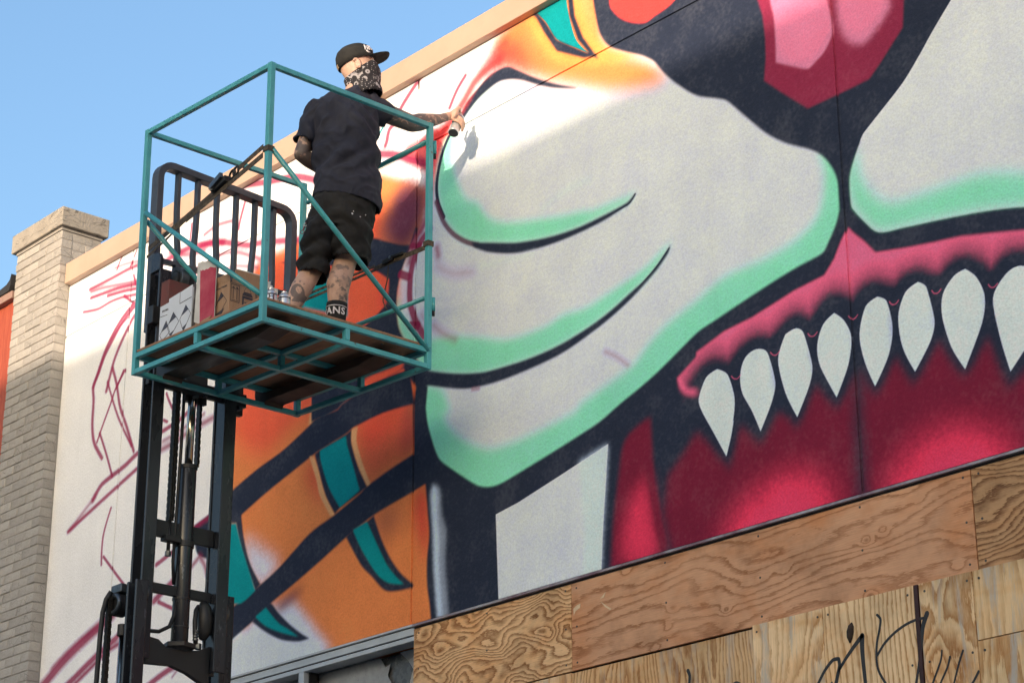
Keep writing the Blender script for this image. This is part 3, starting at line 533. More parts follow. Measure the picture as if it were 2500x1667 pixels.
SHADE_K = np.array((0.70, 0.65, 0.57))          # what a paint of albedo 1 reads in the shade of the photograph
def paint_wall():
    Wd, Hd = int((MX1-MX0)*MR), int((MZ1-MZ0)*MR)
    rng = np.random.default_rng(3)
    img = np.empty((Hd, Wd, 3)); img[:] = lin255((216, 215, 212))/SHADE_K
    grain = rng.random((Hd, Wd)); grain = gblur(grain, 0.9)
    grain = (grain-grain.mean())/grain.std()
    cloud = gblur(rng.random((Hd//4+1, Wd//4+1)), 2.0); cloud = (cloud-cloud.mean())/cloud.std()
    cloud = np.kron(cloud, np.ones((4,4)))[:Hd, :Wd]; cloud = gblur(cloud, 3)
    def to_px(p): return np.stack([(p[:,0]-MX0)*MR, (p[:,1]-MZ0)*MR], 1)
    for kind, col, soft, *rest in MURAL:
        if kind == 'l':
            w = soft; sf, a, pts = rest
            q = to_px(smooth_pts(pts, False)); blur = 0; m = w*MR*2.5+6
        else:
            blur = soft*MR; a, sm, pts = rest
            q = to_px(smooth_pts(pts, True) if sm else np.array(pts, float)); m = blur*3.2+3
            if kind == 'o': m += 0.05*MR
        x0, x1 = int(max(0, q[:,0].min()-m)), int(min(Wd, q[:,0].max()+m))
        y0, y1 = int(max(0, q[:,1].min()-m)), int(min(Hd, q[:,1].max()+m))
        if x1-x0 < 2 or y1-y0 < 2: continue
        qq = q - (x0, y0); Hh, Ww = y1-y0, x1-x0
        if kind == 'l':
            k = line_mask(qq, w*MR, sf, Hh, Ww)
            if sf > 0.6: k = np.clip(k + grain[y0:y1, x0:x1]*k*(1-k)*0.15, 0, 1)
        else:
            k = poly_mask(qq, Hh, Ww)
            if kind == 'o':                       # dark outline sprayed round a shape
                k = np.clip(gblur(k, 0.030*MR)*3.6, 0, 1); k = gblur(k, 0.008*MR)
            elif blur > 0.4:
                k = gblur(k, blur)
                if blur > 3: k = np.clip(k + (grain*0.12+cloud[:Hd,:Wd]*0.06)[y0:y1, x0:x1]*k*(1-k), 0, 1)
        k = (k*a)[..., None]
        img[y0:y1, x0:x1] = img[y0:y1, x0:x1]*(1-k) + k*(lin255(col)/SHADE_K)
    # thin scuffed coverage: dark and saturated paints let a little of the wall through
    lum = img.mean(2, keepdims=True)
    t = np.clip((0.30-lum)/0.30, 0, 1)
    veil = np.clip(0.003 + 0.013*grain + 0.018*np.maximum(cloud, -0.6), 0, 0.12)[..., None]*t
    img = img*(1-veil) + veil*0.42
    img *= (1 + 0.020*grain + 0.018*cloud)[..., None]
    img = np.clip(img, 0.004, 0.86)
    im = bpy.data.images.new('wall_paint', Wd, Hd, alpha=False, float_buffer=False)
    s = np.where(img < 0.0031308, img*12.92, 1.055*img**(1/2.4)-0.055)
    px = np.ones((Hd, Wd, 4), np.float32); px[..., :3] = s
    im.pixels.foreach_set(px.ravel()); im.update(); im.pack()
    return im

def mural_material():
    m, nt, p = new_mat('painted_stucco')
    t = nt.nodes.new('ShaderNodeTexImage'); t.image = paint_wall(); t.extension = 'EXTEND'
    uv = nt.nodes.new('ShaderNodeUVMap'); uv.uv_map = 'UVMap'
    nt.links.new(uv.outputs[0], t.inputs[0])
    co = coords(nt)
    fine = noise_(nt, co, 90, 3, 0.7); mid = noise_(nt, co, 34, 4, 0.6); big = noise_(nt, co, 2.2, 4, 0.6)
    v = ramp(nt, fine, [(0.30, 0.87), (0.60, 1.05)])
    run = noise_(nt, coords(nt, (7, 7, 0.5)), 1.0, 5, 0.65)
    v2 = mix(nt, 1.0, ramp(nt, big, [(0.3, 0.93), (0.7, 1.02)]), ramp(nt, run, [(0.25, 0.95), (0.5, 1.0)]), 'MULTIPLY')
    col = mix(nt, 1.0, t.outputs[0], v, 'MULTIPLY'); col = mix(nt, 1.0, col, v2, 'MULTIPLY')
    nt.links.new(col, p.inputs['Base Color'])
    p.inputs['Roughness'].default_value = 0.9; p.inputs['Specular IOR Level'].default_value = 0.10
    h = math_(nt, 'ADD', math_(nt, 'MULTIPLY', fine, 0.5), mid)
    nt.links.new(bump(nt, h, 0.55, 0.006), p.inputs['Normal'])
    return m

def wall_uv(o):
    me = o.data; l = me.uv_layers.new(name='UVMap')
    co = np.empty(len(me.vertices)*3); me.vertices.foreach_get('co', co); co = co.reshape(-1, 3)
    li = np.empty(len(me.loops), int); me.loops.foreach_get('vertex_index', li)
    p = co[li]; uv = np.stack([(p[:,0]-MX0)/(MX1-MX0), (p[:,2]-MZ0)/(MZ1-MZ0)], 1)
    l.data.foreach_set('uv', uv.ravel().astype(np.float32))

# ---------------------------------------------------------------- materials
M_mural = mural_material()
M_coping = plain('coping_paint', L((186,158,138)), L((178,150,130)), 3, 0.5, 0, 0.05, 60)
M_brickp = plain('painted_brick', (0.385,0.362,0.33), (0.325,0.305,0.275), 14, 0.75, 0, 0.55, 42, bdist=0.006)
def brick_extra():
    nt = M_brickp.node_tree; p = nt.nodes['Principled BSDF']
    src = p.inputs['Base Color'].links[0].from_socket
    oi = nt.nodes.new('ShaderNodeObjectInfo')
    v = ramp(nt, oi.outputs['Random'], [(0, 0.86), (1, 1.06)])
    co = nt.nodes.new('ShaderNodeNewGeometry').outputs['Position']
    ck = vor(nt, co, 11, 'DISTANCE_TO_EDGE')
    nz = noise_(nt, co, 6, 3)
    crack = ramp(nt, math_(nt, 'ADD', ck, math_(nt, 'MULTIPLY', ramp(nt, nz, [(0.45, 0), (0.6, 1)]), 0.2)), [(0.0, 0.45), (0.02, 1.0)])
    nt.links.new(mix(nt, 1.0, mix(nt, 1.0, src, v, 'MULTIPLY'), crack, 'MULTIPLY'), p.inputs['Base Color'])
    h = math_(nt, 'ADD', noise_(nt, co, 70, 4, 0.6), math_(nt, 'MULTIPLY', noise_(nt, co, 22, 5, 0.6, 0.6), 1.4))
    nt.links.new(bump(nt, math_(nt, 'ADD', h, crack), 0.6, 0.006), p.inputs['Normal'])
brick_extra()
M_mortar = plain('painted_mortar', (0.34,0.32,0.295), None, 20, 0.9, 0, 0.5)
M_red = plain('red_stained_board', (0.40,0.085,0.035), (0.27,0.045,0.022), 5, 0.65, 0, 0.4, 30, stretch=(14,14,1))
M_fascia = plain('fascia_paint', (0.30,0.19,0.15), None, 6, 0.6)
M_felt = plain('roof_felt', (0.02,0.02,0.022), None, 9, 0.8, 0, 0.4)
M_alu = plain('anodised_aluminium', (0.50,0.53,0.56), (0.42,0.45,0.48), 6, 0.42, 0.15, 0.03)
M_dark = plain('dark_gap', (0.008,0.008,0.009), None, 4, 0.7)
M_drip = plain('drip_edge_metal', (0.42,0.41,0.43), (0.20,0.12,0.15), 7, 0.4, 0.35)
M_film = plain('dusty_plastic_film', (0.36,0.37,0.39), (0.26,0.27,0.29), 16, 0.35, 0, 0.25, 40, wear=(0.24,0.25,0.26), wear_at=0.60, wscale=38)
M_film2 = plain('torn_grey_film', (0.055,0.055,0.058), (0.10,0.095,0.09), 14, 0.25, 0, 0.3, 30)
M_concrete = plain('concrete', (0.50,0.48,0.44), (0.42,0.40,0.37), 3, 0.85, 0, 0.3)
M_asphalt = plain('asphalt', (0.075,0.075,0.076), (0.055,0.055,0.057), 5, 0.85, 0, 0.4, 120)
M_earth = plain('ground_dust', (0.22,0.19,0.15), (0.16,0.15,0.12), 0.05, 0.95)
M_linep = plain('road_paint', (0.62,0.50,0.10), None, 6, 0.7)
M_brickred = plain('opposite_wall', (0.62,0.59,0.54), (0.55,0.52,0.48), 2, 0.8)
M_roof = plain('flat_roof', (0.10,0.10,0.10), None, 3, 0.9)

def wood(name, light, dark, lines, swirl, along, across, seed, knots=0.0, gray=0.0, vertical=False, sharp=0.75, fade=0.25, knot_scale=3.0):
    """plywood face veneer: growth rings cut as contour lines (pale early wood running into a dark sharp late-wood edge), bent round knots"""
    m, nt, p = new_mat(name)
    g0 = coords(nt, (1, 1, 1), 'Object', (seed*3.7, seed*1.9, seed*1.3))
    sx = nt.nodes.new('ShaderNodeSeparateXYZ'); nt.links.new(g0, sx.inputs[0])
    lin = sx.outputs['X' if vertical else 'Z']
    sc = (across, 1, along) if vertical else (along, 1, across)
    n1 = noise_(nt, coords(nt, sc, 'Object', (seed*3.7, 0, seed*1.3)), 1.0, 1.5, 0.4, 0.25)
    n2 = noise_(nt, coords(nt, tuple(q*5 for q in sc), 'Object', (seed, 0, seed*2.3)), 1.0, 3, 0.6, 0.3)
    f = math_(nt, 'ADD', math_(nt, 'MULTIPLY', lin, lines), math_(nt, 'MULTIPLY', n1, swirl))
    f = math_(nt, 'ADD', f, math_(nt, 'MULTIPLY', n2, 1.1))
    k = None
    if knots:
        kc = coords(nt, (knot_scale*(1.0 if vertical else .62), 0, knot_scale*(.62 if vertical else 1.0)), 'Object', (seed*2.1, 0, seed))
        k = vor(nt, kc, 1.0, 'F1')
        kb = math_(nt, 'POWER', math_(nt, 'MAXIMUM', math_(nt, 'SUBTRACT', 1.0, math_(nt, 'MULTIPLY', k, 3.4)), 0.0), 2.2)
        f = math_(nt, 'ADD', f, math_(nt, 'MULTIPLY', kb, knots))
    gf = noise_(nt, coords(nt, (170 if vertical else 14, 1, 14 if vertical else 170), 'Object', (seed*2, 0, 0)), 1.0, 4, 0.7)
    f = math_(nt, 'ADD', f, math_(nt, 'MULTIPLY', math_(nt, 'SUBTRACT', gf, 0.5), 0.9))
    fr = math_(nt, 'FRACT', f)
    vary = noise_(nt, coords(nt, (3, 1, 3), 'Object', (seed*7, 0, 0)), 1.0, 3, 0.6)
    b1 = ramp(nt, fr, [(0.0, dark), (0.10, light), (sharp-.25, light), (0.97, dark), (1.0, dark)])
    b = mix(nt, ramp(nt, vary, [(0.35, fade), (0.62, 1.0)]), light, b1)
    st = noise_(nt, coords(nt, (2.2, 1, 2.2), 'Object', (seed*5, 0, 0)), 1.0, 5, 0.65)
    b = mix(nt, 1.0, b, ramp(nt, st, [(0.28, 0.58), (0.5, 0.96), (0.75, 1.10)]), 'MULTIPLY')
    g = noise_(nt, coords(nt, (260 if vertical else 9, 1, 9 if vertical else 260), 'Object', (seed, 0, 0)), 1.0, 3, 0.6)
    b = mix(nt, 1.0, b, ramp(nt, g, [(0.3, 0.86), (0.65, 1.04)]), 'MULTIPLY')
    if gray:
        gg = ramp(nt, noise_(nt, coords(nt, (14 if vertical else 1.6, 1, 1.6 if vertical else 14), 'Object', (seed*4, 0, 0)), 1.0, 5, 0.7, 0.5), [(0.52, 0.0), (0.64, gray)])
        b = mix(nt, gg, b, (0.46, 0.43, 0.38))
    wet = ramp(nt, noise_(nt, coords(nt, (1.4, 1, 2.6), 'Object', (seed*3, 0, seed)), 1.0, 4, 0.7, 0.4), [(0.48, 0.0), (0.66, 0.65)])
    b = mix(nt, wet, b, mix(nt, 1.0, b, (0.92, 0.66, 0.42), 'MULTIPLY'))
    # dents, stains and pencil smudges
    sm_ = ramp(nt, noise_(nt, coords(nt, (7, 1, 10), 'Object', (seed*9, 0, 2)), 1.0, 6, 0.75), [(0.66, 0.0), (0.74, 0.55)])
    b = mix(nt, sm_, b, (0.10, 0.075, 0.055))
    if k is not None:
        b = mix(nt, ramp(nt, k, [(0.03, 0.75), (0.085, 0.0)]), b, tuple(q*0.62 for q in dark))
    nt.links.new(b, p.inputs['Base Color'])
    p.inputs['Roughness'].default_value = 0.75; p.inputs['Specular IOR Level'].default_value = 0.25
    nt.links.new(bump(nt, math_(nt, 'ADD', g, fr), 0.2, 0.002), p.inputs['Normal'])
    return m

# ---------------------------------------------------------------- ground and street
def slab(name, a, b, m, **kw):
    o = MB().box(a, b).build(name, m); o['kind'] = 'structure'; return o
g = MB().add([(-1500,-1500,-0.02),(1500,-1500,-0.02),(1500,1500,-0.02),(-1500,1500,-0.02)], [(0,1,2,3)]).build('ground', M_earth); g['kind'] = 'structure'
g = MB().add([(-300,-14.2,0),(300,-14.2,0),(300,-3.6,0),(-300,-3.6,0)], [(0,1,2,3)]).build('road', M_asphalt); g['kind'] = 'structure'
for y in (-8.95, -8.75):
    g = MB().add([(-300,y-.05,0.004),(300,y-.05,0.004),(300,y+.05,0.004),(-300,y+.05,0.004)], [(0,1,2,3)]).build('road_marking', M_linep); g['kind'] = 'structure'
slab('pavement', (-300,-3.45,-.3), (300,5,.13), M_concrete)
slab('kerb', (-300,-3.6,-.3), (300,-3.45,.135), M_concrete)
slab('pavement', (-300,-24,-.3), (300,-14.35,.13), M_concrete)
slab('kerb', (-300,-14.35,-.3), (300,-14.2,.135), M_concrete)

# ---------------------------------------------------------------- building across the street (its roof throws the shade on the wall)
t = thing('opposite_building', 'long pale building across the street behind the camera', 'building', (1,-19,0.13))
Mo = Matrix.Translation(V((1.0051, -18.8289, 9.2895))) @ Matrix.Rotation(math.radians(-8.6), 4, 'Z')
def ob(name, a, b, m): return MB().box(a, b, Mo).build(name, m, t)
ob('wall', (-10,-8,-9.2), (14,0,-0.35), M_brickred)
ob('parapet', (-10.1,-8.1,-0.35), (14.1,0.04,0.0), M_coping)
for i in range(6):
    x = -9.2 + i*4.0
    for z in (-7.6, -4.2):
        w = ob('window', (x, 0.0, z), (x+2.2, 0.03, z+2.0), M_alu)
        q = MB().box((x+.1, 0.03, z+.1), (x+2.1, 0.04, z+1.9), Mo).build('pane', M_dark, w)

# ---------------------------------------------------------------- the painted shop building
shop = thing('shop_building', 'stucco shop building whose upper wall carries a half finished mural of a fanged skull face', 'building', (-8,3,0.13))
MB().box((-12.98,.009,4.404), (4,6,7.655)).build('wall_core', M_mural, shop); wall_uv(bpy.data.objects['wall_core'])
MB().box((-12.98,.45,0.13), (4,6,4.40)).build('shop_interior', M_dark, shop)
MB().box((-12.98,.45,7.656), (4,6,7.70)).build('roof', M_roof, shop)
jx = [-12.96, -12.08, -8.932, -5.778, -2.624, 0.53]
for i in range(len(jx)-1):
    for z0, z1 in ((4.404, 7.242), (7.257, 7.72 if i < 2 else 7.78)):
        a, b = jx[i] + (0.008 if i else 0), jx[i+1]-0.008
        o = MB().box((a,0,z0), (b,.0088,z1)).build('stucco_panel', M_mural, shop, bevel=0.003); wall_uv(o)
# coping: the right-hand run stands a step higher
for a_, b_ in ((-12.925,-11.03), (-11.027,-9.262)): MB().box((a_,-.05,7.648), (b_,.30,7.806)).build('coping', M_coping, shop, bevel=0.004)
for a_, b_ in ((-9.258,-7.70), (-7.697,-4.65), (-4.647,-1.6), (-1.597,1.4), (1.403,4)): MB().box((a_,-.05,7.712), (b_,.30,7.868)).build('coping', M_coping, shop, bevel=0.004)
MB().box((-8.905,-.016,4.384), (4,-.001,4.397)).box((-8.905,-.001,4.384), (4,.028,4.387)).build('drip_edge', M_drip, shop, bevel=0.002)
MB().box((-12.98,.004,4.372), (4,.03,4.403)).build('shadow_gap', M_dark, shop)
# shop window under the painted wall
win = MB()
win.box((-12.98,-.012,4.388), (-8.906,.03,4.400)).box((-12.98,.0,4.344), (-8.906,.10,4.384)).box((-12.98,.002,4.312), (-8.906,.10,4.337))
win = win.build('window', M_alu, shop, bevel=0.002)
MB().box((-12.98,.01,4.337), (-8.906,.10,4.344)).build('groove', M_dark, win)
for x in (-11.45, -9.952):
    MB().box((x,.0,2.3), (x+.05,.10,4.311)).build('mullion', M_alu, win, bevel=0.002)
    MB().box((x+.0505,.035,2.3), (x+.062,.10,4.311)).box((x-.012,.035,2.3), (x-.0005,.10,4.311)).build('gasket', M_dark, win)
for x0, x1 in ((-12.97,-11.463), (-11.388,-9.965), (-9.889,-8.912)):
    m_, nt_, p_ = new_mat('window_glass'); p_.inputs['Base Color'].default_value = (1,1,1,1); p_.inputs['Transmission Weight'].default_value = 1; p_.inputs['Roughness'].default_value = 0.03; p_.inputs['IOR'].default_value = 1.02
    MB().box((x0,.085,2.3), (x1,.089,4.311)).build('pane', m_, win)
# dusty plastic sheeting taped inside the glass, torn at its right end
fp = [(-12.97,4.31),(-9.35,4.31),(-9.30,4.25),(-9.26,4.262),(-9.28,4.20),(-9.24,4.15),(-9.27,4.05),(-9.25,3.9),(-9.27,3.0),(-12.97,3.0)]
MB().prism([(x,.12,z) for x, z in fp], (0,.003,0)).build('plastic_sheeting', M_film, win)
fq = [(-9.17,4.31),(-8.912,4.31),(-8.912,3.0),(-9.02,3.0),(-9.02,3.9),(-9.05,4.05),(-9.08,4.13),(-9.06,4.2),(-9.12,4.26)]
MB().prism([(x,.115+.01*(i%3),z) for i, (x, z) in enumerate(fq)], (0,.003,0)).build('plastic_sheeting', M_film, win)

MB().prism([(-9.42,.135,4.31),(-8.93,.135,4.31),(-8.93,.135,3.0),(-9.42,.135,3.0)], (0,.003,0)).build('torn_sheeting', M_film2, win)

# ---------------------------------------------------------------- plywood boarding
ply = thing('plywood_boarding', 'raw plywood sheets nailed over the shopfront below the mural, tagged with black spray', 'boarding', (-6.5,0,0.13))
def sheet(x0, x1, z0, z1, y, m, label):
    b = MB().box((x0,y,z0), (x1,y+.016,z1)); o = b.build('plywood_sheet', m, ply, bevel=0.0015)
    o['label'] = label
    return o
sheet(-8.903,-7.662,3.934,4.372,-.002, wood('ply_figured', (0.80,0.52,0.28), (0.27,0.115,0.040), 24, 17, 2.6, 5.0, 1.0, 0, 0, sharp=.66, fade=.85), 'narrow top sheet with bold swirling dark grain')
sheet(-7.658,-5.203,3.934,4.372,-.002, wood('ply_knotty', (0.62,0.345,0.20), (0.33,0.145,0.065), 17, 9, 1.1, 4.2, 2.0, 2.6, 0.0, sharp=.9, fade=.5, knot_scale=6.0), 'long reddish top sheet with many small knots')
sheet(-5.197,-2.76,3.934,4.372,-.002, wood('ply_striped', (0.50,0.30,0.155), (0.17,0.078,0.034), 28, 9, 2.2, 4.4, 3.4, 0, 0, sharp=.7, fade=.85), 'top right sheet with dark wavy stripes')
sheet(-8.90,-7.67,0.14,3.928,.002, wood('ply_warm', (0.80,0.57,0.34), (0.44,0.22,0.09), 14, 9, .8, 3.5, 4.1, 0, 0.5, True, fade=.6), 'lower sheet at the far left end')
sheet(-7.665,-6.452,0.14,3.924,.002, wood('ply_brown', (0.72,0.48,0.25), (0.34,0.155,0.055), 22, 16, 1.5, 4.5, 5.3, 0, 0.5, True, fade=.7), 'lower brown grained sheet left of the pale ones')
sheet(-6.446,-6.034,0.14,3.934,-.019, wood('ply_pale', (0.86,0.63,0.37), (0.48,0.25,0.095), 17, 12, 1.8, 4.0, 6.2, 3.0, 0.8, True, fade=.5, knot_scale=2.4), 'pale lower sheet with oval grain')
sheet(-6.030,-5.530,0.14,3.936,-.019, wood('ply_cathedral', (0.86,0.63,0.37), (0.46,0.235,0.085), 30, 13, .7, 3.2, 7.7, 3.0, 0, True, sharp=.85, fade=.8, knot_scale=2.0), 'lower sheet with cathedral grain and one dark knot hole')
sheet(-5.500,-5.226,0.14,3.936,-.019, wood('ply_blotched', (0.82,0.60,0.35), (0.44,0.22,0.08), 10, 12, 1.8, 4.5, 8.4, 0, 0.9, True, sharp=.6, fade=.8), 'narrow blotched lower sheet right of the brown strip')
sheet(-5.222,-4.0,3.646,3.936,-.017, wood('ply_grey', (0.78,0.56,0.31), (0.46,0.24,0.09), 16, 8, .5, 4.0, 9.5, 0, 1.0, True, sharp=.6), 'short greyed sheet at the right edge')
sheet(-5.222,-4.0,0.14,3.642,-.017, wood('ply_grey_low', (0.78,0.58,0.33), (0.46,0.25,0.10), 14, 8, .5, 4.0, 10.8, 0, 1.0, True, sharp=.6), 'greyed sheet below the short one at the right edge')
M_strip = plain('rusty_brown_strip', (0.045,0.012,0.010), (0.025,0.008,0.007), 30, 0.6)
MB().box((-5.526,-.021,2.45), (-5.506,-.003,3.935)).build('joint_strip', M_strip, ply)
M_knot = plain('knot_hole', (0.035,0.02,0.012), (0.015,0.009,0.006), 40, 0.8)
MB().tube([(-5.885,-.022,3.752),(-5.882,-.022,3.775),(-5.878,-.022,3.80),(-5.872,-.022,3.825),(-5.868,-.022,3.84)], [.002,.014,.017,.013,.002], 8).build('knot', M_knot, ply)
M_screw = plain('screw_head', (0.10,0.09,0.08), None, 10, 0.4, 0.8)
screws = []
for x in [-8.86,-8.3,-7.70,-7.62,-7.0,-6.4,-5.8,-5.24,-5.16,-4.6]:
    for z in (3.97, 4.15, 4.345): screws.append((x, -.0035, z))
for x in [-6.42,-6.06,-6.0,-5.56,-5.47,-5.25,-5.19]:
    for z in (3.90, 3.6): screws.append((x, -.0205, z))
for x, y, z in screws: MB().cyl((x,y,z), (x,y+.0035,z), .0055, 8).build('screw', M_screw, ply)
M_raw = plain('raw_splintered_wood', (0.74,0.56,0.36), None, 30, 0.8)
for pts in [[(-7.643, 4.245), (-7.615, 4.257), (-7.592, 4.26), (-7.596, 4.24), (-7.628, 4.229), (-7.641, 4.209)], [(-7.452, 4.256), (-7.417, 4.28), (-7.41, 4.283), (-7.425, 4.26)], [(-7.447, 4.242), (-7.416, 4.221), (-7.374, 4.193), (-7.383, 4.188), (-7.417, 4.21)]]:
    MB().prism([(x,-.0032,z) for x, z in pts], (0,.0014,0)).build('splintered_patch', M_raw, ply)
# black spray tag
M_tag = plain('black_spray', (0.012,0.013,0.015), (0.03,0.03,0.032), 30, 0.6)
def ribbon(mb, pts, w, y):
    p = smooth_pts(pts, False); n = len(p); vs_ = []; fs_ = []
    for i in range(n):
        d = p[min(i+1, n-1)]-p[max(i-1, 0)]; d = d/(np.linalg.norm(d)+1e-9); q = np.array([-d[1], d[0]])
        ww = w[0] + (w[1]-w[0])*i/(n-1)
        for s in (-1, 1):
            c = p[i]+q*s*ww/2; vs_.append((c[0], y, c[1]))
        if i: fs_.append((2*i-2, 2*i-1, 2*i+1, 2*i))
    for e, k in ((0, 1), (n-1, -1)):                      # round ends
        ww = (w[0] if e == 0 else w[1])/2; o = len(vs_)
        vs_ += [(p[e][0]+ww*math.cos(a*PI/5), y-.0004, p[e][1]+ww*math.sin(a*PI/5)) for a in range(10)]
        fs_.append(tuple(range(o, o+10)))
    mb.add(vs_, fs_)
for w, pts in [((0.014,0.02),[(-6.085,3.597),(-6.036,3.658),(-5.988,3.696),(-5.954,3.696),(-5.951,3.667),(-5.966,3.623),(-5.983,3.573)]),
((0.012,0.022),[(-5.963,3.638),(-5.921,3.684),(-5.868,3.732),(-5.819,3.771)]),
((0.026,0.018),[(-5.817,3.772),(-5.821,3.72),(-5.82,3.659),(-5.814,3.545)]),
((0.012,0.012),[(-5.729,3.847),(-5.712,3.825),(-5.72,3.785),(-5.739,3.728),(-5.747,3.669),(-5.74,3.608),(-5.703,3.542)]),
((0.012,0.012),[(-5.741,3.675),(-5.697,3.72),(-5.628,3.76),(-5.551,3.784),(-5.477,3.788)]),
((0.024,0.012),[(-5.465,3.803),(-5.489,3.757),(-5.504,3.693),(-5.52,3.615),(-5.553,3.503)]),
((0.009,0.011),[(-5.403,3.635),(-5.412,3.596),(-5.446,3.536),(-5.473,3.49)]),
((0.011,0.009),[(-5.364,3.602),(-5.381,3.562),(-5.422,3.503),(-5.433,3.483)]),
((0.011,0.009),[(-5.297,3.616),(-5.323,3.566),(-5.357,3.485)]),
((0.012,0.01),[(-5.228,3.518),(-5.256,3.483),(-5.276,3.465)]),
((0.02,0.014),[(-6.855,3.797),(-6.845,3.771),(-6.853,3.715)]),
((0.02,0.014),[(-6.586,3.679),(-6.554,3.69),(-6.512,3.667)])]:
    mb = MB(); ribbon(mb, pts, w, -.0203); mb.build('graffiti_stroke', M_tag, ply, fix=False)

# ---------------------------------------------------------------- brick pillar at the end of the wall
pil = thing('brick_pillar', 'painted brick pillar with a heavy cap at the left end of the mural wall', 'pillar', (-13.25,.05,0.13))
PX0, PX1, PY0, PY1 = -13.585, -12.93, -.10, .235
MB().box((PX0+.006,PY0+.006,.13), (PX1-.006,PY1-.006,8.07)).build('mortar_core', M_mortar, pil)
def brick_mesh(lx, ly, lz, seed):
    rnd = random.Random(seed); bm = bmesh.new()
    bmesh.ops.create_cube(bm, size=1)
    for v in bm.verts: v.co = V((v.co.x*lx + rnd.uniform(-.002,.002), v.co.y*ly + rnd.uniform(-.0025,.0025), v.co.z*lz + rnd.uniform(-.002,.002)))
    bmesh.ops.bevel(bm, geom=bm.edges[:], offset=.004, segments=1, affect='EDGES')
    me = bpy.data.meshes.new('brick'); bm.to_mesh(me); bm.free(); me.materials.append(M_brickp); return me
CH, BL = .0677, (PX1-PX0)/3
full = [brick_mesh(BL-.0055, .09, CH-.0065, s) for s in range(5)]
half = [brick_mesh(BL/2-.0055, .09, CH-.0065, s) for s in range(9, 12)]
side = [brick_mesh(.112-.006, .112-.006, CH-.0065, s) for s in range(20, 23)]
def put(me, x, y, z):
    o = bpy.data.objects.new('brick', me); C.objects.link(o); o.parent = pil
    o.matrix_parent_inverse = pil.matrix_world.inverted()
    o.location = (x + random.uniform(-.0015,.0015), y + random.uniform(-.0022,.0022), z)
    o.rotation_euler = (random.uniform(-.006,.006), random.uniform(-.004,.004), random.uniform(-.006,.006))
zc = 8.066 - CH/2; ci = 0; lowb = MB()
while zc > .2:
    off = 0 if ci % 2 else BL/2
    row = [(PX0+BL*(k+.5), BL) for k in range(3)] if ci % 2 else [(PX0+BL/4, BL/2)] + [(PX0+BL*(k+1), BL) for k in range(2)] + [(PX1-BL/4, BL/2)]
    for x, l in row:
        if zc > 4.5: put(random.choice(full if l > BL*.6 else half), x, PY0+.045, zc)
        else: lowb.box((x-l/2+.003,PY0,zc-CH/2+.003), (x+l/2-.003,PY0+.09,zc+CH/2-.003))
    if zc > 7.62:
        for k in range(2 if ci % 2 else 3):
            y = PY0+.09+.056+k*.112 - (0 if ci % 2 else .056)
            if y < PY1-.03: put(random.choice(side), PX1-.056, max(y, PY0+.148), zc)
    zc -= CH; ci += 1
lb = lowb.build('brick', M_brickp, pil); lb['kind'] = 'stuff'
M_cap = plain('painted_cap_stone', (0.34,0.31,0.265), (0.27,0.245,0.21), 9, 0.8, 0, 0.8, 60, bdist=0.008)
def cap_cracks():
    nt = M_cap.node_tree; p = nt.nodes['Principled BSDF']; src = p.inputs['Base Color'].links[0].from_socket
    co = coords(nt, (1.5, 1.5, 9))
    c = noise_(nt, co, 0.9, 4, 0.6, 0.8)
    k = ramp(nt, math_(nt, 'ABSOLUTE', math_(nt, 'SUBTRACT', math_(nt, 'PINGPONG', math_(nt, 'MULTIPLY', c, 3.0), 1.0), 0.5)), [(0.0, 0.35), (0.03, 1.0)])
    nt.links.new(mix(nt, 1.0, src, k, 'MULTIPLY'), p.inputs['Base Color'])
cap_cracks()
MB().box((PX0-.045,PY0-.03,8.088), (PX1+.04,PY1+.03,8.235)).build('cap_stone', M_cap, pil, bevel=0.008)
MB().box((PX0-.005,PY0-.004,8.066), (PX1+.005,PY1,8.088)).build('cap_bed', M_mortar, pil)

# ---------------------------------------------------------------- red boarded house beyond the pillar
hs = thing('red_house', 'red stained wooden house at the left edge behind the brick pillar', 'house', (-15,2,0.13))
MB().box((-18.6,-.02,.13), (-13.6,5,7.70)).build('wall', M_dark, hs)
x = -13.592
for i, w in enumerate((.150,.16,.155,.165,.15,.16,.16,.155)*4):
    MB().box((x-w+.004,-.062+.004*(i%2),.2), (x,-.022,7.742)).build('plank', M_red, hs, bevel=0.003); x -= w
MB().box((-18.7,-.11,7.735), (-13.60,.02,7.795)).build('fascia', M_fascia, hs, bevel=0.004)
mb = MB(); prof = [(-18.7,7.80,7.835),(-14.2,7.798,7.832),(-13.95,7.797,7.836),(-13.78,7.797,7.846),(-13.68,7.797,7.860),(-13.635,7.80,7.885),(-13.615,7.84,7.93)]
mb.loft([[(x,-.12,a),(x,.4,a),(x,.4,b),(x,-.12,b)] for x, a, b in prof]); mb.build('roof_edge', M_felt, hs)

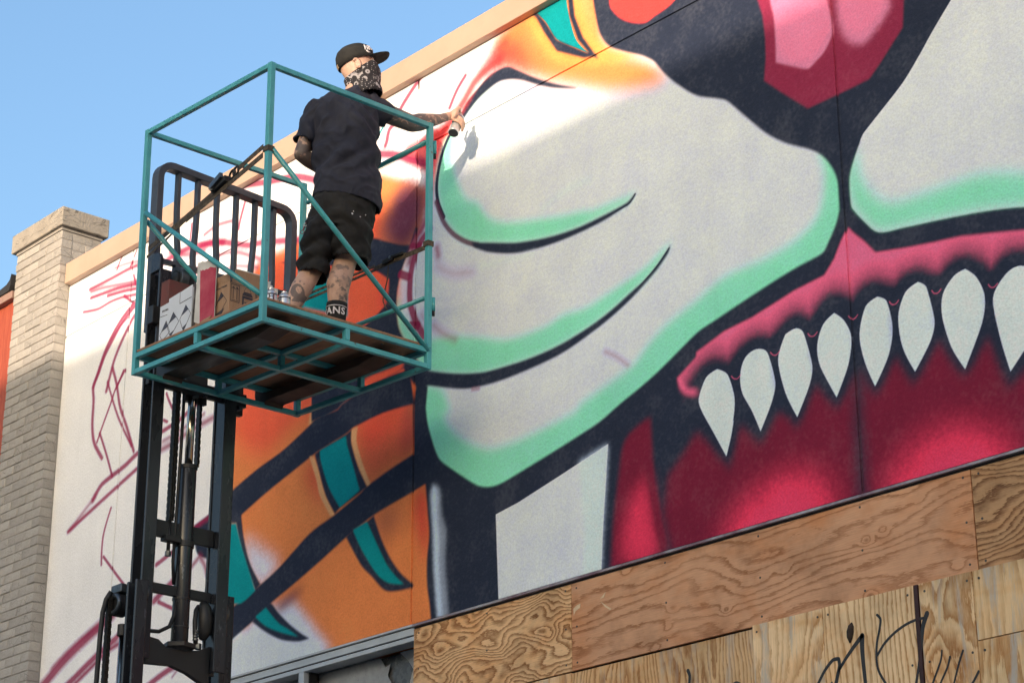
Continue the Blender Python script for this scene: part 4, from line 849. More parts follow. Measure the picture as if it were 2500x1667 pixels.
# ---------------------------------------------------------------- work platform (teal cage) on the forks
CM = Matrix(((0.999263,-0.030749,0.022982,-8.113735),(0.031239,0.999286,-0.021257,-1.610000),(-0.022312,0.021959,0.999510,5.500948),(0,0,0,1)))              # cage frame: x 0..-l along the wall, y towards the wall, z up from its lowest tube
CL, CW, CHT, TB = 1.131, 1.096, 1.403, 0.030
M_teal = plain('teal_enamel', (0.080,0.385,0.43), (0.055,0.305,0.345), 9, 0.36, 0, 0.08, 50, wear=(0.06,0.07,0.06), wear_at=0.64, wscale=20)
M_tealr = plain('teal_enamel_tube', (0.06,0.34,0.38), (0.045,0.28,0.31), 9, 0.32)
M_deck = plain('deck_plywood', (0.36,0.20,0.115), (0.24,0.125,0.07), 6, 0.75, 0, 0.3, 60, stretch=(1,6,1))
M_under = plain('deck_underside', (0.38,0.20,0.12), (0.26,0.135,0.085), 5, 0.85, 0, 0.3, stretch=(1,5,1))
plat = thing('work_platform', 'teal welded steel work cage with plywood deck, raised on the forklift', 'work platform', M=CM, world_geo=False)
t = TB
def bar(name, a, b, m=M_teal, w=TB, h=TB):
    return MB().beam(a, b, w, h).build(name, m, plat, bevel=0.003)
h2 = t/2
for x, y, zt in ((-h2,h2,CHT), (-CL+h2,h2,CHT), (-h2,CW-h2,CHT), (-CL+h2,CW-h2,CHT)):
    MB().box((x-h2,y-h2,0), (x+h2,y+h2,zt)).build('post', M_teal, plat, bevel=0.003)
for z0, nm in ((0.0,'lower_rail'), (0.088,'deck_rail'), (CHT-t,'top_rail')):
    z1 = z0+t
    e = 0.0015
    MB().box((-CL+t,0+e,z0+e), (-t,t-e,z1-e)).build(nm, M_teal, plat, bevel=0.003)
    MB().box((-t+e,t,z0+e), (-e,CW-t,z1-e)).build(nm, M_teal, plat, bevel=0.003)
    MB().box((-CL+e,t,z0+e), (-CL+t-e,CW-t,z1-e)).build(nm, M_teal, plat, bevel=0.003)
    if nm != 'top_rail':
        MB().box((-CL+t,CW-t+e,z0+e), (-t,CW-e,z1-e)).build(nm, M_teal, plat, bevel=0.003)
for z0, nm in ((0.0,'cross_beam'), (0.088,'deck_beam')):
    MB().box((-.575,t,z0+.003), (-.545,CW-t,z0+t-.003)).build(nm, M_teal, plat, bevel=0.002)
    MB().box((-CL+t,.530,z0+.0035), (-.576,.560,z0+t-.0035)).build(nm, M_teal, plat, bevel=0.002)
    MB().box((-.544,.530,z0+.0035), (-t,.560,z0+t-.0035)).build(nm, M_teal, plat, bevel=0.002)
for x, y in ((-.56,h2), (-h2,.537), (-CL+h2,.545), (-.56,CW-h2), (-.56,.545)):
    MB().box((x-.015,y-.014,t), (x+.015,y+.014,.088)).build('stub_post', M_teal, plat, bevel=0.002)
MB().box((-CL+.01,.008,.1215), (-.01,CW-.01,.134)).build('deck_board', M_deck, plat, bevel=0.001)
MB().box((-CL+.034,.034,.1195), (-.034,CW-.034,.1212)).build('deck_underlay', M_under, plat)
def rod(name, a, b, r=.0135): return MB().tube([a, b], r, 12).build(name, M_tealr, plat, smooth=True)
rod('brace', (-.005,.030,.925), (-.006,CW-.02,.10))
rod('brace', (-CL+.045,.006,.905), (-.03,.006,.15))
rod('brace', (-CL+.006,.040,.880), (-CL+.006,CW-.04,.14))
gate = MB().tube([(-CL+.05,CW-.012,1.275), (-.05,CW-.012,1.305)], .0135, 12).build('gate', M_tealr, plat, smooth=True)
MB().tube([(-CL+.05,CW-.012,.405), (-.05,CW-.012,.405)], .0125, 12).build('gate_rail', M_tealr, gate, smooth=True)
for z in (1.262, .362):
    MB().tube([(-.004,CW+.012,z-.035), (-.004,CW+.012,z+.04)], .010, 10).build('hinge', M_tealr, gate, smooth=True)
    MB().tube([(-.004,CW+.012,z-.062), (-.004,CW+.012,z-.034)], .008, 10).build('hinge_pin', M_dark, gate, smooth=True)
M_bolt = plain('bolt', (0.25,0.24,0.22), None, 30, 0.4, 0.8)
for x, y in ((-.18,.30), (-.12,.86), (-.62,.70)):
    MB().cyl((x,y,.112), (x,y,.1195), .006, 8).build('bolt', M_bolt, plat)

# ---------------------------------------------------------------- forklift
M_blk = plain('black_mast_paint', (0.015,0.017,0.022), (0.024,0.027,0.034), 6, 0.25, 0, 0.05, 40, wear=(0.10,0.11,0.13), wear_at=0.655, wscale=17, stretch=(1,1,.35))
M_blk2 = plain('black_plate', (0.011,0.012,0.014), (0.02,0.02,0.022), 8, 0.5, 0, 0.1, 40)
M_steel = plain('polished_rod', (0.62,0.58,0.50), None, 3, 0.12, 1.0)
M_hose = plain('rubber_hose', (0.012,0.012,0.013), None, 10, 0.55)
M_chain = plain('oily_chain', (0.018,0.016,0.014), (0.04,0.034,0.028), 60, 0.45, 0.4)
M_gray = plain('blue_grey_bar', (0.055,0.066,0.088), (0.040,0.048,0.066), 12, 0.45, 0, 0.1, 60, wear=(0.02,0.02,0.025), wear_at=0.66, wscale=40)
M_roller = plain('steel_roller', (0.12,0.135,0.15), (0.07,0.08,0.09), 30, 0.35, 0.7)
M_forkm = plain('worn_fork', (0.020,0.017,0.016), (0.035,0.026,0.021), 7, 0.42, 0.2, 0.15, 30, wear=(0.11,0.11,0.115), wear_at=0.66, wscale=9, stretch=(.6,3,1))
M_rust = plain('rusty_fork', (0.055,0.030,0.020), (0.030,0.018,0.014), 7, 0.6, 0.1, 0.2)
M_yel = plain('forklift_body_paint', (0.55,0.24,0.02), None, 6, 0.4)
M_tyre = plain('tyre', (0.018,0.018,0.018), None, 20, 0.8, 0, 0.4)
fk = thing('forklift', 'forklift with a tall black mast holding up the teal cage', 'forklift', (-10.4,-1.15,0.13))
def ibeam(name, x0, x1, y0, y1, z0, z1, side):
    """C/I channel: flanges across x at both ends, web towards the middle"""
    f = .016; b = MB()
    b.box((x0,y0,z0), (x0+f,y1,z1)).box((x1-f,y0,z0), (x1,y1,z1))
    ym = (y0+y1)/2 + side*.022
    b.box((x0+f,ym-.008,z0), (x1-f,ym+.008,z1))
    return b.build(name, M_blk, fk, bevel=0.004)
io = ibeam('mast_channel', -9.405,-9.29,-1.478,-1.405,4.07,6.20,1)
MB().prism([(-9.385,-1.482,6.19),(-9.29,-1.482,6.19),(-9.29,-1.482,6.26),(-9.305,-1.482,6.29),(-9.33,-1.482,6.30),(-9.385,-1.482,6.30)], (0,.022,0)).build('mast_top_plate', M_blk, io, bevel=0.003)
ibeam('mast_channel', -9.405,-9.29,-1.020,-.945,4.06,6.12,-1)
ibeam('mast_channel', -9.285,-9.19,-1.566,-1.497,.35,4.44,1)
ibeam('mast_channel', -9.52,-9.408,-.905,-.825,.35,4.51,-1)
MB().box((-9.372,-1.409,4.735), (-9.345,-1.017,4.825)).build('mast_crossbar', M_blk2, fk, bevel=0.003)
MB().box((-9.372,-1.409,4.435), (-9.345,-1.017,4.487)).build('mast_crossbar', M_blk2, fk, bevel=0.003)
MB().box((-9.375,-1.409,6.02), (-9.345,-1.017,6.10)).build('mast_crossbar', M_blk2, fk, bevel=0.003)
bp = [(-9.33,-1.409,4.055),(-9.33,-1.25,4.065),(-9.33,-1.15,4.04),(-9.33,-1.06,4.00),(-9.33,-1.017,3.995),(-9.33,-1.017,4.20),(-9.33,-1.08,4.17),(-9.33,-1.16,4.155),(-9.33,-1.28,4.155),(-9.33,-1.33,4.19),(-9.33,-1.409,4.20)]
MB().prism(bp, (-.035,0,0)).build('mast_foot_plate', M_blk2, fk, bevel=0.003)
cyl = MB().tube([(-9.36,-1.188,4.19),(-9.36,-1.190,5.145)], .0455, 24).build('hydraulic_cylinder', M_blk, fk, smooth=False, bevel=0.002)
cyl.data.polygons.foreach_set('use_smooth', [len(p.vertices) == 4 for p in cyl.data.polygons])
for z, r, h in ((5.135,.049,.02), (4.705,.052,.03), (4.42,.0485,.012), (4.275,.0475,.006)):
    MB().tube([(-9.36,-1.189,z),(-9.36,-1.189,z+h)], r, 24).build('cylinder_collar', M_blk2, cyl)
MB().tube([(-9.36,-1.190,5.15),(-9.36,-1.187,5.62)], .022, 24).build('piston_rod', M_steel, cyl, smooth=True)
MB().cyl((-9.36,-1.188,4.165), (-9.36,-1.188,4.19), .088, 6).build('cylinder_flange', M_blk2, cyl, bevel=0.003)
# lift chains: link plates one over another
def chain(name, x, y, z0, z1, w=.036, tilt=0.0):
    b = MB(); z = z0; k = 0
    while z < z1:
        for s in (-1, 0, 1):
            hw = .0035
            b.box((x-.017+(.003 if k % 2 else 0), y+s*w/3-hw+tilt*(z-z0), z), (x+.015+(.004 if k % 2 else 0), y+s*w/3+hw+tilt*(z-z0), z+.021))
        b.cyl((x, y-w/2+tilt*(z-z0), z+.012), (x, y+w/2+tilt*(z-z0), z+.012), .0055, 6)
        z += .0185; k += 1
    return b.build(name, M_chain, fk)
chain('lift_chain', -9.35, -1.292, 4.83, 5.62)
chain('lift_chain', -9.37, -1.133, 5.16, 5.62, .012)
MB().tube([(-9.35,-1.292,4.835),(-9.35,-1.292,4.66)], .010, 10).build('chain_anchor', M_blk2, fk, smooth=True)
MB().cyl((-9.35,-1.292,4.64), (-9.35,-1.292,4.665), .017, 6).build('anchor_nut', M_roller, fk)
MB().box((-9.372,-1.33,4.715), (-9.32,-1.235,4.745)).build('anchor_bracket', M_blk2, fk, bevel=0.003)
MB().tube([(-9.34,-1.252,5.62),(-9.34,-1.254,5.2),(-9.345,-1.256,4.9),(-9.36,-1.253,4.62),(-9.37,-1.235,4.5)], .009, 10).build('hose', M_hose, fk, smooth=True)
MB().tube([(-9.35,-1.225,4.42),(-9.35,-1.232,4.34),(-9.35,-1.26,4.27),(-9.35,-1.32,4.235),(-9.36,-1.40,4.23)], .0105, 10).build('hose', M_hose, fk, smooth=True)
MB().tube([(-9.37,-1.075,4.41),(-9.345,-1.105,4.38),(-9.34,-1.112,4.32),(-9.34,-1.108,4.26),(-9.34,-1.10,4.20)], .0125, 10).build('hose', M_hose, fk, smooth=True)
for z in (4.265,4.25,4.235,4.22): MB().cyl((-9.34,-1.103,z), (-9.34,-1.103,z+.009), .0155, 10).build('hose_ferrule', M_roller, fk)
MB().cyl((-9.34,-1.085,4.175), (-9.34,-1.085,4.205), .018, 6).build('hose_nut', M_roller, fk)
MB().tube([(-9.35,-1.06,4.43),(-9.34,-1.055,4.40),(-9.34,-1.05,4.34),(-9.34,-1.05,4.27),(-9.345,-1.058,4.23)], [.02,.034,.042,.036,.018], 14).build('valve_block', M_hose, fk, smooth=True)
for x, y, yy in ((-9.25,-1.495,-1.48), (-9.36,-.943,-.915)):
    MB().cyl((x,y,4.39), (x,yy,4.39), .048, 20).build('roller', M_roller, fk, bevel=0.003)
rl = MB().cyl((-9.30,-1.372,6.165), (-9.30,-1.325,6.165), .068, 28).build('roller', M_roller, fk, bevel=0.004)
MB().cyl((-9.30,-1.379,6.165), (-9.30,-1.372,6.165), .046, 24).build('roller_hub', M_blk2, rl)
MB().cyl((-9.30,-1.383,6.165), (-9.30,-1.379,6.165), .036, 24).build('roller_cap', M_roller, rl)
MB().box((-9.33,-1.325,6.12), (-9.27,-1.27,6.215)).build('roller_block', M_blk2, fk, bevel=0.004)
MB().box((-9.345,-1.409,5.70), (-9.30,-1.33,6.11)).build('carriage_side', M_blk2, fk, bevel=0.004)
# chain sheave, hoses and rod outside the outer channel
MB().cyl((-9.50,-1.500,4.375), (-9.50,-1.445,4.375), .060, 24).build('chain_sheave', M_blk2, fk, bevel=0.003)
MB().torus((-9.50,-1.508,4.375), (0.75,0,0), (0,0,1), .044, .012, 24, 8).build('sheave_ring', M_roller, fk, smooth=True)
MB().box((-9.55,-1.50,4.435), (-9.45,-1.436,4.482)).build('sheave_bracket', M_roller, fk, bevel=0.006)
MB().tube([(-9.50,-1.525,4.44),(-9.52,-1.54,4.40),(-9.53,-1.55,4.33),(-9.535,-1.553,4.20),(-9.54,-1.56,3.6),(-9.54,-1.56,2.4)], .0135, 10).build('hose', M_hose, fk, smooth=True)
chain('lift_chain', -9.52, -1.520, 2.9, 4.40, .022)
MB().cyl((-9.47,-1.462,2.6), (-9.47,-1.462,4.215), .017, 16).build('side_rod', M_steel, fk, smooth=True)
MB().cyl((-9.47,-1.462,4.21), (-9.47,-1.462,4.27), .028, 10).build('rod_clamp', M_blk2, fk, bevel=0.003)
MB().cyl((-9.42,-.99,3.0), (-9.42,-.99,3.99), .014, 16).build('side_rod', M_steel, fk, smooth=True)
# load backrest, carriage and forks in the cage frame
def inv(p): return CM @ V(p)
def cbox(name, a, b, m, bevel=0.003, parent=None): return MB().box(a, b, CM).build(name, m, parent or fk, bevel=bevel)
BX, Y0, Y1, ZT = -1.335, .235, 1.165, 1.345
def strip(path, half_x, thick):
    """flat bar bent along a path of (y, z) in the plane x = BX"""
    rings = []; n = len(path)
    for i, (y, z) in enumerate(path):
        a = V(path[max(i-1, 0)]); b = V(path[min(i+1, n-1)]); d = (b-a).normalized(); q = V((-d.y, d.x))
        rings.append([inv((BX+sx*half_x, y+q.x*s*thick/2, z+q.y*s*thick/2)) for sx, s in ((-1,-1), (1,-1), (1,1), (-1,1))])
    return MB().loft(rings)
R = .085
path = [(Y0,.35)] + [(Y0+R-R*math.cos(a), ZT-R+R*math.sin(a)) for a in [i*PI/12 for i in range(7)]] + [(Y1-R+R*math.sin(a), ZT-.03-R+R*math.cos(a)) for a in [i*PI/12 for i in range(7)]] + [(Y1,.35)]
br = strip(path, .032, .040).build('load_backrest', M_gray, fk, bevel=0.003)
for k in range(1, 7):
    y = Y0 + (Y1-Y0)*k/7; s = (.0,.014,-.010,.012,.0,-.012,.004)[k]
    strip([(y,ZT-.02-.03*k/7),(y,1.1),(y+s*.3,1.0),(y+s*1.3,.86),(y+s*.6,.74),(y-s*.3,.62),(y-s*.3,.36)], .018, .022).build('backrest_bar', M_gray, br, bevel=0.002)
MB().beam(inv((BX,Y0,.775)), inv((BX,Y1,.80)), .036, .022).build('backrest_rail', M_gray, br, bevel=0.002)
cbox('carriage_bar', (-1.235,.16,.010), (-1.205,.80,.085), M_blk2)
cbox('carriage_bar', (-1.225,.14,.34), (-1.17,1.06,.44), M_blk2)
cbox('carriage_plate', (-1.27,.42,-.02), (-1.236,.56,.40), M_blk2)
cbox('carriage_plate', (-1.27,.70,-.03), (-1.236,.80,.40), M_blk2)
for y, m in ((.178,M_forkm), (.845,M_rust)):
    prof = [(-1.165,.46),(-1.165,.0),(-1.150,-.012)]
    sec = []
    for a in range(0, 7):
        q = a*PI/12; sec.append((-1.110-.085*math.cos(q), .085-.085*math.sin(q)+.002))
    outer = [(-1.165,.46)] + sec + [(-.12,.030),(-.12,.042)]
    inner = [(-1.09,.085),(-1.125,.46)]
    poly = [(x,z) for x, z in outer] + [(-1.06,.0545+.0325)] + inner
    poly = [(-1.195,.34)] + sec + [(-1.09,.036),(-.30,.038),(-.11,.070),(-.11,.086)] + [(-1.10,.086),(-1.15,.12),(-1.15,.34)]
    fo = MB().prism([inv((x,y,z)) for x, z in poly], (CM.to_3x3() @ V((0,.125,0)))).build('fork', m, fk, bevel=0.004)
for x, y, z in ((-1.236,.46,.0), (-1.236,.52,.02), (-1.236,.75,-.005)):
    MB().cyl(inv((x,y,z)), inv((x+.05,y,z)), .012, 8).build('carriage_bolt', M_roller, fk)
# truck body on the pavement, below the picture
MB().box((-11.9,-1.72,.42), (-9.75,-.58,1.0)).build('chassis', M_yel, fk, bevel=0.03)
MB().box((-12.3,-1.72,.45), (-11.9,-.58,1.25)).build('counterweight', M_blk2, fk, bevel=0.08)
MB().box((-11.3,-1.42,1.0), (-10.75,-.88,1.15)).box((-11.38,-1.42,1.0), (-11.28,-.88,1.62)).build('seat', M_hose, fk, bevel=0.03)
for x, y in ((-11.85,-1.65), (-11.85,-.65), (-9.95,-1.65), (-9.95,-.65)):
    MB().beam((x,y,1.0), (x*.93-.75,y,2.15), .06, .06).build('guard_post', M_blk2, fk, bevel=0.005)
MB().box((-11.85,-1.7,2.14), (-9.95,-.6,2.2)).build('overhead_guard', M_blk2, fk, bevel=0.01)
for x, r in ((-11.7,.28), (-9.95,.33)):
    for y in (-1.80, -.70):
        w = MB().cyl((x,y,.13+r), (x,y+.2,.13+r), r, 28).build('wheel', M_tyre, fk, bevel=0.02)
        MB().cyl((x,y-.004,.13+r), (x,y+.204,.13+r), r*.5, 20).build('rim', M_yel, w)

# ---------------------------------------------------------------- ratchet straps
M_strap = plain('camouflage_webbing', (0.095,0.072,0.050), (0.035,0.028,0.021), 45, 0.85, 0, 0.4, 200, wear=(0.11,0.08,0.05), wear_at=0.56, wscale=28)
def webbing(mb, pts, w=.026, th=.0022, up=(0,0,1)):
    P = [V(p) for p in pts]; rings = []
    for i, p in enumerate(P):
        d = (P[min(i+1, len(P)-1)]-P[max(i-1, 0)]).normalized(); u = V(up); s = d.cross(u).normalized(); n = s.cross(d)
        rings.append([p+n*w/2-s*th/2, p+n*w/2+s*th/2, p-n*w/2+s*th/2, p-n*w/2-s*th/2])
    mb.loft(rings)
st = thing('ratchet_strap', 'camouflage ratchet strap with a hook, from the front corner post to the backrest', 'strap', M=CM, world_geo=False, group='ratchet straps on the teal cage')
A0, A1 = V((-.012,-.006,.925)), V((-1.345,.195,.815))
def al(s, dz=0, dy=0): return A0.lerp(A1, s) + V((0,dy,dz))
b = MB(); webbing(b, [al(.02,.016), al(.12,.016), al(.225,.014)], .028); webbing(b, [al(.40), al(.7,-.002), al(.99,.004)], .030); b.build('webbing', M_strap, st)
b = MB(); webbing(b, [al(.02,-.030), al(.35,-.024), al(.65,-.020)], .030); webbing(b, [al(.65,-.018), al(.82,-.032), al(1.0,-.038)], .016); b.build('webbing', M_strap, st)
b = MB()
for x0, x1, y0, y1 in ((-.039,.004,-.004,-.0015), (-.039,.004,.035,.0375), (-.039,-.0365,-.0015,.035), (.0015,.004,-.0015,.035)):
    b.box((x0,y0,.908), (x1,y1,.938))
b.build('post_loop', M_strap, st)
b = MB()
for s in (.235,.265):
    b.torus(al(s,.012), (A1-A0), (0,0,1), .022, .006, 14, 6)
b.build('hook', M_dark, st, smooth=True)
b = MB(); d = (A1-A0).normalized()
b.beam(al(.30,.010), al(.40,.008), .042, .034); b.build('ratchet', M_dark, st, bevel=0.004)
b = MB(); b.beam(al(.335,.036)+V((.02,-.03,0)), al(.425,.016)+V((.02,-.03,0)), .020, .030); b.beam(al(.335,.036)+V((-.02,.03,0)), al(.425,.016)+V((-.02,.03,0)), .008, .030); b.cyl(al(.415,.010)+V((0.02,-.035,0)), al(.415,.010)+V((-.02,.035,0)), .015, 12); b.build('ratchet_handle', M_roller, st, bevel=0.002)
s2 = thing('ratchet_strap', 'camouflage ratchet strap with a dangling cord, passing behind the legs of the man', 'strap', M=CM, world_geo=False, group='ratchet straps on the teal cage')
B0, B1 = V((-.014,CW+.002,.700)), V((-1.30,1.19,.765))
def bl(s, dz=0, dy=0): return B0.lerp(B1, s) + V((0,dy,dz))
b = MB(); webbing(b, [bl(.01), bl(.28), bl(.4,-.004)], .028); webbing(b, [bl(.40,.012), bl(1,.008)], .016); webbing(b, [bl(.40,-.012), bl(1,-.022)], .016); b.build('webbing', M_strap, s2)
b = MB()
for x0, x1, y0, y1 in ((-.037,.004,CW-.036,CW-.0335), (-.037,.004,CW+.0015,CW+.004), (-.037,-.0345,CW-.0335,CW+.0015), (.0015,.004,CW-.0335,CW+.0015)):
    b.box((x0,y0,.686), (x1,y1,.716))
b.build('post_loop', M_strap, s2)
b = MB(); b.beam(bl(.19,.018), bl(.27,.022), .03, .016); b.beam(bl(.26,.012), bl(.33,.006), .034, .026); b.build('ratchet', M_dark, s2, bevel=0.003)
MB().cyl(bl(.275,.018)+V((0,-.02,0)), bl(.275,.018)+V((0,.02,0)), .009, 10).build('ratchet_axle', M_roller, s2)
MB().tube([bl(.30,-.02), bl(.305,-.09), bl(.325,-.17), bl(.335,-.21), bl(.32,-.245), bl(.295,-.285)], .0035, 6).build('cord', M_strap, s2, smooth=True)

# ---------------------------------------------------------------- cartons and cans on the deck
DZ = .1342
def on_deck(name, label, cat, x, y, group=None, rz=0):
    return thing(name, label, cat, M=CM @ Matrix.Translation((x,y,DZ)) @ Matrix.Rotation(rz, 4, 'Z'), world_geo=False, group=group)
M_white = plain('white_carton', (0.62,0.66,0.72), (0.56,0.60,0.66), 10, 0.6, 0, 0.05)
M_brownc = plain('brown_carton', (0.36,0.225,0.135), (0.31,0.19,0.115), 12, 0.75, 0, 0.12, 70, stretch=(8,8,1))
M_ink = plain('box_ink', (0.022,0.020,0.028), (0.05,0.045,0.06), 30, 0.7)
M_inkg = plain('box_ink_grey', (0.035,0.042,0.06), (0.075,0.08,0.12), 18, 0.7)
M_redb = plain('red_oversprayed_card', (0.38,0.022,0.055), (0.50,0.10,0.13), 7, 0.7, 0, 0.1, lo=0.3, hi=0.55)
M_dkbox = plain('dark_oversprayed_carton', (0.085,0.042,0.034), (0.19,0.045,0.04), 9, 0.75, 0, 0.15)
M_card = plain('white_card', (0.66,0.64,0.60), None, 12, 0.8)
def flat(mb, pts, y, n=(0,-1,0)): mb.prism([(p[0], y, p[1]) for p in pts], (0,-.0012,0))
def quad_line(mb, a, b, w, y):
    d = np.array(b)-np.array(a); d = d/np.linalg.norm(d); q = np.array([-d[1], d[0]])*w/2
    flat(mb, [tuple(a+q), tuple(b+q), tuple(b-q), tuple(a-q)], y)
def text_mesh(s, size, m, name, parent, M, font_shear=0):
    cu = bpy.data.curves.new('txt', 'FONT'); cu.body = s; cu.size = size; cu.align_x = 'CENTER'; cu.align_y = 'CENTER'; cu.resolution_u = 2; cu.offset = size*.02; cu.extrude = .0004
    o = bpy.data.objects.new('txt', cu); C.objects.link(o)
    bpy.context.view_layer.update(); me = eval_mesh(o); bpy.data.objects.remove(o)
    me.transform(M); me.name = name
    return link(name, me, m, parent)
XZ = Matrix.Rotation(PI/2, 4, 'X')           # text lying in the xz plane, read from -y
YZ = Matrix.Rotation(PI/2, 4, 'Z') @ XZ      # text in the yz plane, read from +x
# white carton
wb = on_deck('white_carton', 'white spray can carton with dark diamond marks, at the left front of the deck', 'box', -.79, .03)
def wx(x): return x+.79
def wz(z): return z-DZ
b = MB()
prof = [(-.935,.1343),(-.935,.333),(-.857,.338),(-.857,.357),(-.757,.368),(-.757,.366),(-.650,.380),(-.650,.1343)]
b.prism([(wx(x),0,wz(z)) for x, z in prof], (0,.006,0))
b.box((wx(-.935),.006,0), (wx(-.929),.20,.19)).box((wx(-.656),.006,0), (wx(-.650),.20,.235)).box((wx(-.935),.194,0), (wx(-.65),.20,.20)).box((wx(-.929),.006,0), (wx(-.656),.194,.006))
b.build('carton_body', M_white, wb, bevel=0.001)
MB().prism([(wx(-.6495),.004,.01),(wx(-.6495),.06,.012),(wx(-.6495),.055,.255),(wx(-.6495),.012,.252)], (.003,0,0)).build('carton_end', plain('taped_carton_end', (0.30,0.29,0.28), (0.05,0.05,0.06), 20, 0.7), wb)
b = MB(); bg_ = MB()
for (tx,tz),(lx,lz),(rx,rz),(bx,bz) in (((-.810,.271),(-.860,.201),(-.756,.207),(-.828,.140)), ((-.700,.281),(-.749,.214),(-.652,.222),(-.712,.140)), ((-.872,.240),(-.925,.172),(-.835,.170),(-.90,.137))):
    P4 = [(wx(tx),wz(tz)),(wx(rx),wz(rz)),(wx(bx),wz(bz)),(wx(lx),wz(lz))]
    for i in range(4): quad_line(b, P4[i], P4[(i+1)%4], .0022, -.0002)
    f = .62
    T = np.array(P4[0]); Rr = T+(np.array(P4[1])-T)*.50; Ll = T+(np.array(P4[3])-T)*.78
    flat(bg_, [tuple(T), tuple(Rr), tuple(Ll)], -.0004)
    B_ = np.array(P4[2]); Rr = B_+(np.array(P4[1])-B_)*.45; Ll = B_+(np.array(P4[3])-B_)*.30
    if tx > -.87: flat(bg_, [tuple(B_), tuple(Rr), tuple(Ll)], -.0004)
quad_line(b, (wx(-.756),wz(.303)), (wx(-.652),wz(.312)), .003, -.0002)
quad_line(b, (wx(-.756),wz(.303)), (wx(-.756),wz(.366)), .0015, -.0002)
quad_line(b, (wx(-.93),wz(.275)), (wx(-.865),wz(.272)), .0025, -.0002)
b.build('printed_lines', M_ink, wb); bg_.build('printed_diamonds', M_inkg, wb)
text_mesh('KROMA', .016, M_ink, 'printed_word', wb, Matrix.Translation((wx(-.886),-.0008,wz(.301))) @ XZ)
# dark oversprayed carton behind it
db = on_deck('dark_carton', 'dark carton stained with red overspray, behind the white one by the mast', 'box', -1.03, .10)
MB().box((-.012,0,0), (0.061000000000000054,.24,0.38450000000000006)).build('carton_body', M_dkbox, db, bevel=0.002)
# torn red card leaning against the brown carton
rc = on_deck('red_card', 'torn white card sprayed crimson, between the white and the brown carton', 'card', -.52, .013)
def rx_(p): return [(x+.52, z-DZ) for x, z in p]
wp = rx_([(-.606,.16),(-.593,.482),(-.575,.474),(-.556,.478),(-.535,.468),(-.515,.466),(-.50,.470),(-.48,.460),(-.455,.445),(-.43,.418),(-.43,.1345),(-.553,.1345)])
MB().prism([(x,.006,z) for x, z in wp], (0,.005,0)).build('card', M_card, rc)
rp = rx_([(-.568,.432),(-.558,.424),(-.545,.427),(-.532,.420),(-.515,.423),(-.50,.418),(-.48,.424),(-.46,.416),(-.43,.405),(-.43,.1346),(-.5525,.1346)])
MB().prism([(x,.0058,z) for x, z in rp], (0,-.0012,0)).build('sprayed_face', M_redb, rc)
MB().prism([(x,0.0,z) for x, z in rx_([(-.556,.1345),(-.47,.1345),(-.445,.152),(-.52,.146)])], (0,.004,0)).build('card_flap', M_brownc, rc)
# brown carton
bb = on_deck('brown_carton', 'open brown carton printed with two arrows and a can, near the front post', 'box', -.335, .04)
b = MB(); W2, D2, H2 = .29, .21, .176
for a, c in (((-W2,0,0),(0,.005,H2)), ((-.005,.005,0),(0,D2,H2)), ((-W2,.005,0),(-W2+.005,D2,H2)), ((-W2+.005,D2-.005,0),(-.005,D2,H2)), ((-W2+.005,.005,0),(-.005,D2-.005,.005))): b.box(a, c)
b.build('carton_body', M_brownc, bb, bevel=0.0015)
MB().prism([(-.128,.001,H2),(-.002,.001,H2),(-.003,-.006,H2+.042),(-.12,-.008,H2+.045)], (0,.004,0)).build('flap', M_brownc, bb)
MB().prism([(-.001,.012,H2),(-.001,D2,H2),(.012,D2+.01,H2+.075),(.008,.03,H2+.072)], (-.004,0,0)).build('flap', M_brownc, bb)
MB().prism([(.0125,D2+.01,H2+.073),(.008,.03,H2+.070),(.0085,.03,H2+.074),(.013,D2+.01,H2+.078)], (-.004,0,0)).build('flap_edge', M_card, bb)
b = MB()
def rline(a, c, w):          # on the +x face: coordinates (y, z)
    d = np.array(c)-np.array(a); d = d/np.linalg.norm(d); q = np.array([-d[1], d[0]])*w/2
    pts = [np.array(a)+q, np.array(c)+q, np.array(c)-q, np.array(a)-q]
    b.prism([(.0003, p[0], p[1]) for p in pts], (.0012,0,0))
def rpoly(pts): b.prism([(.0003, p[0], p[1]) for p in pts], (.0012,0,0))
rline((0,H2-.004), (D2,H2-.002), .002)
for a, c in (((.008,.165),(.060,.165)), ((.060,.165),(.060,.075)), ((.060,.075),(.008,.075)), ((.008,.075),(.008,.165)), ((.014,.082),(.054,.082))): rline(a, c, .0022)
for y in (.022, .045):
    rline((y,.088), (y,.152), .0024); rline((y,.155), (y-.009,.143), .0024); rline((y,.155), (y+.009,.143), .0024)
rpoly([(.080,.128),(.090,.142),(.132,.142),(.142,.128),(.142,.122),(.080,.122)]); rline((.088,.143),(.100,.166),.0015); rline((.134,.143),(.122,.166),.0015); rline((.100,.166),(.122,.166),.0015)
rpoly([(.079,.119),(.143,.119),(.143,.098),(.134,.098),(.134,.106),(.088,.106),(.088,.0),(.079,.0)]); rline((.092,.086),(.116,.084),.004); rline((.092,.05),(.104,.048),.006)
rline((.160,.165),(.160,.10),.002)
for a, c in (((.168,.15),(.18,.15)), ((.18,.15),(.186,.14)), ((.186,.14),(.186,.12)), ((.186,.12),(.168,.118)), ((.168,.118),(.168,.15))): rline(a, c, .004)
y0 = -.0002
P4 = [(-.070,.136),(-.021,.079),(-.095,.006),(-.128,.05)]
for i in range(4): quad_line(b, P4[i], P4[(i+1)%4], .002, y0)
flat(b, [(-.070,.136),(-.047,.110),(-.103,.088)], y0-.0003); flat(b, [(-.095,.006),(-.060,.018),(-.042,.045),(-.112,.027)], y0-.0003)
b.build('printed_marks', M_ink, bb)
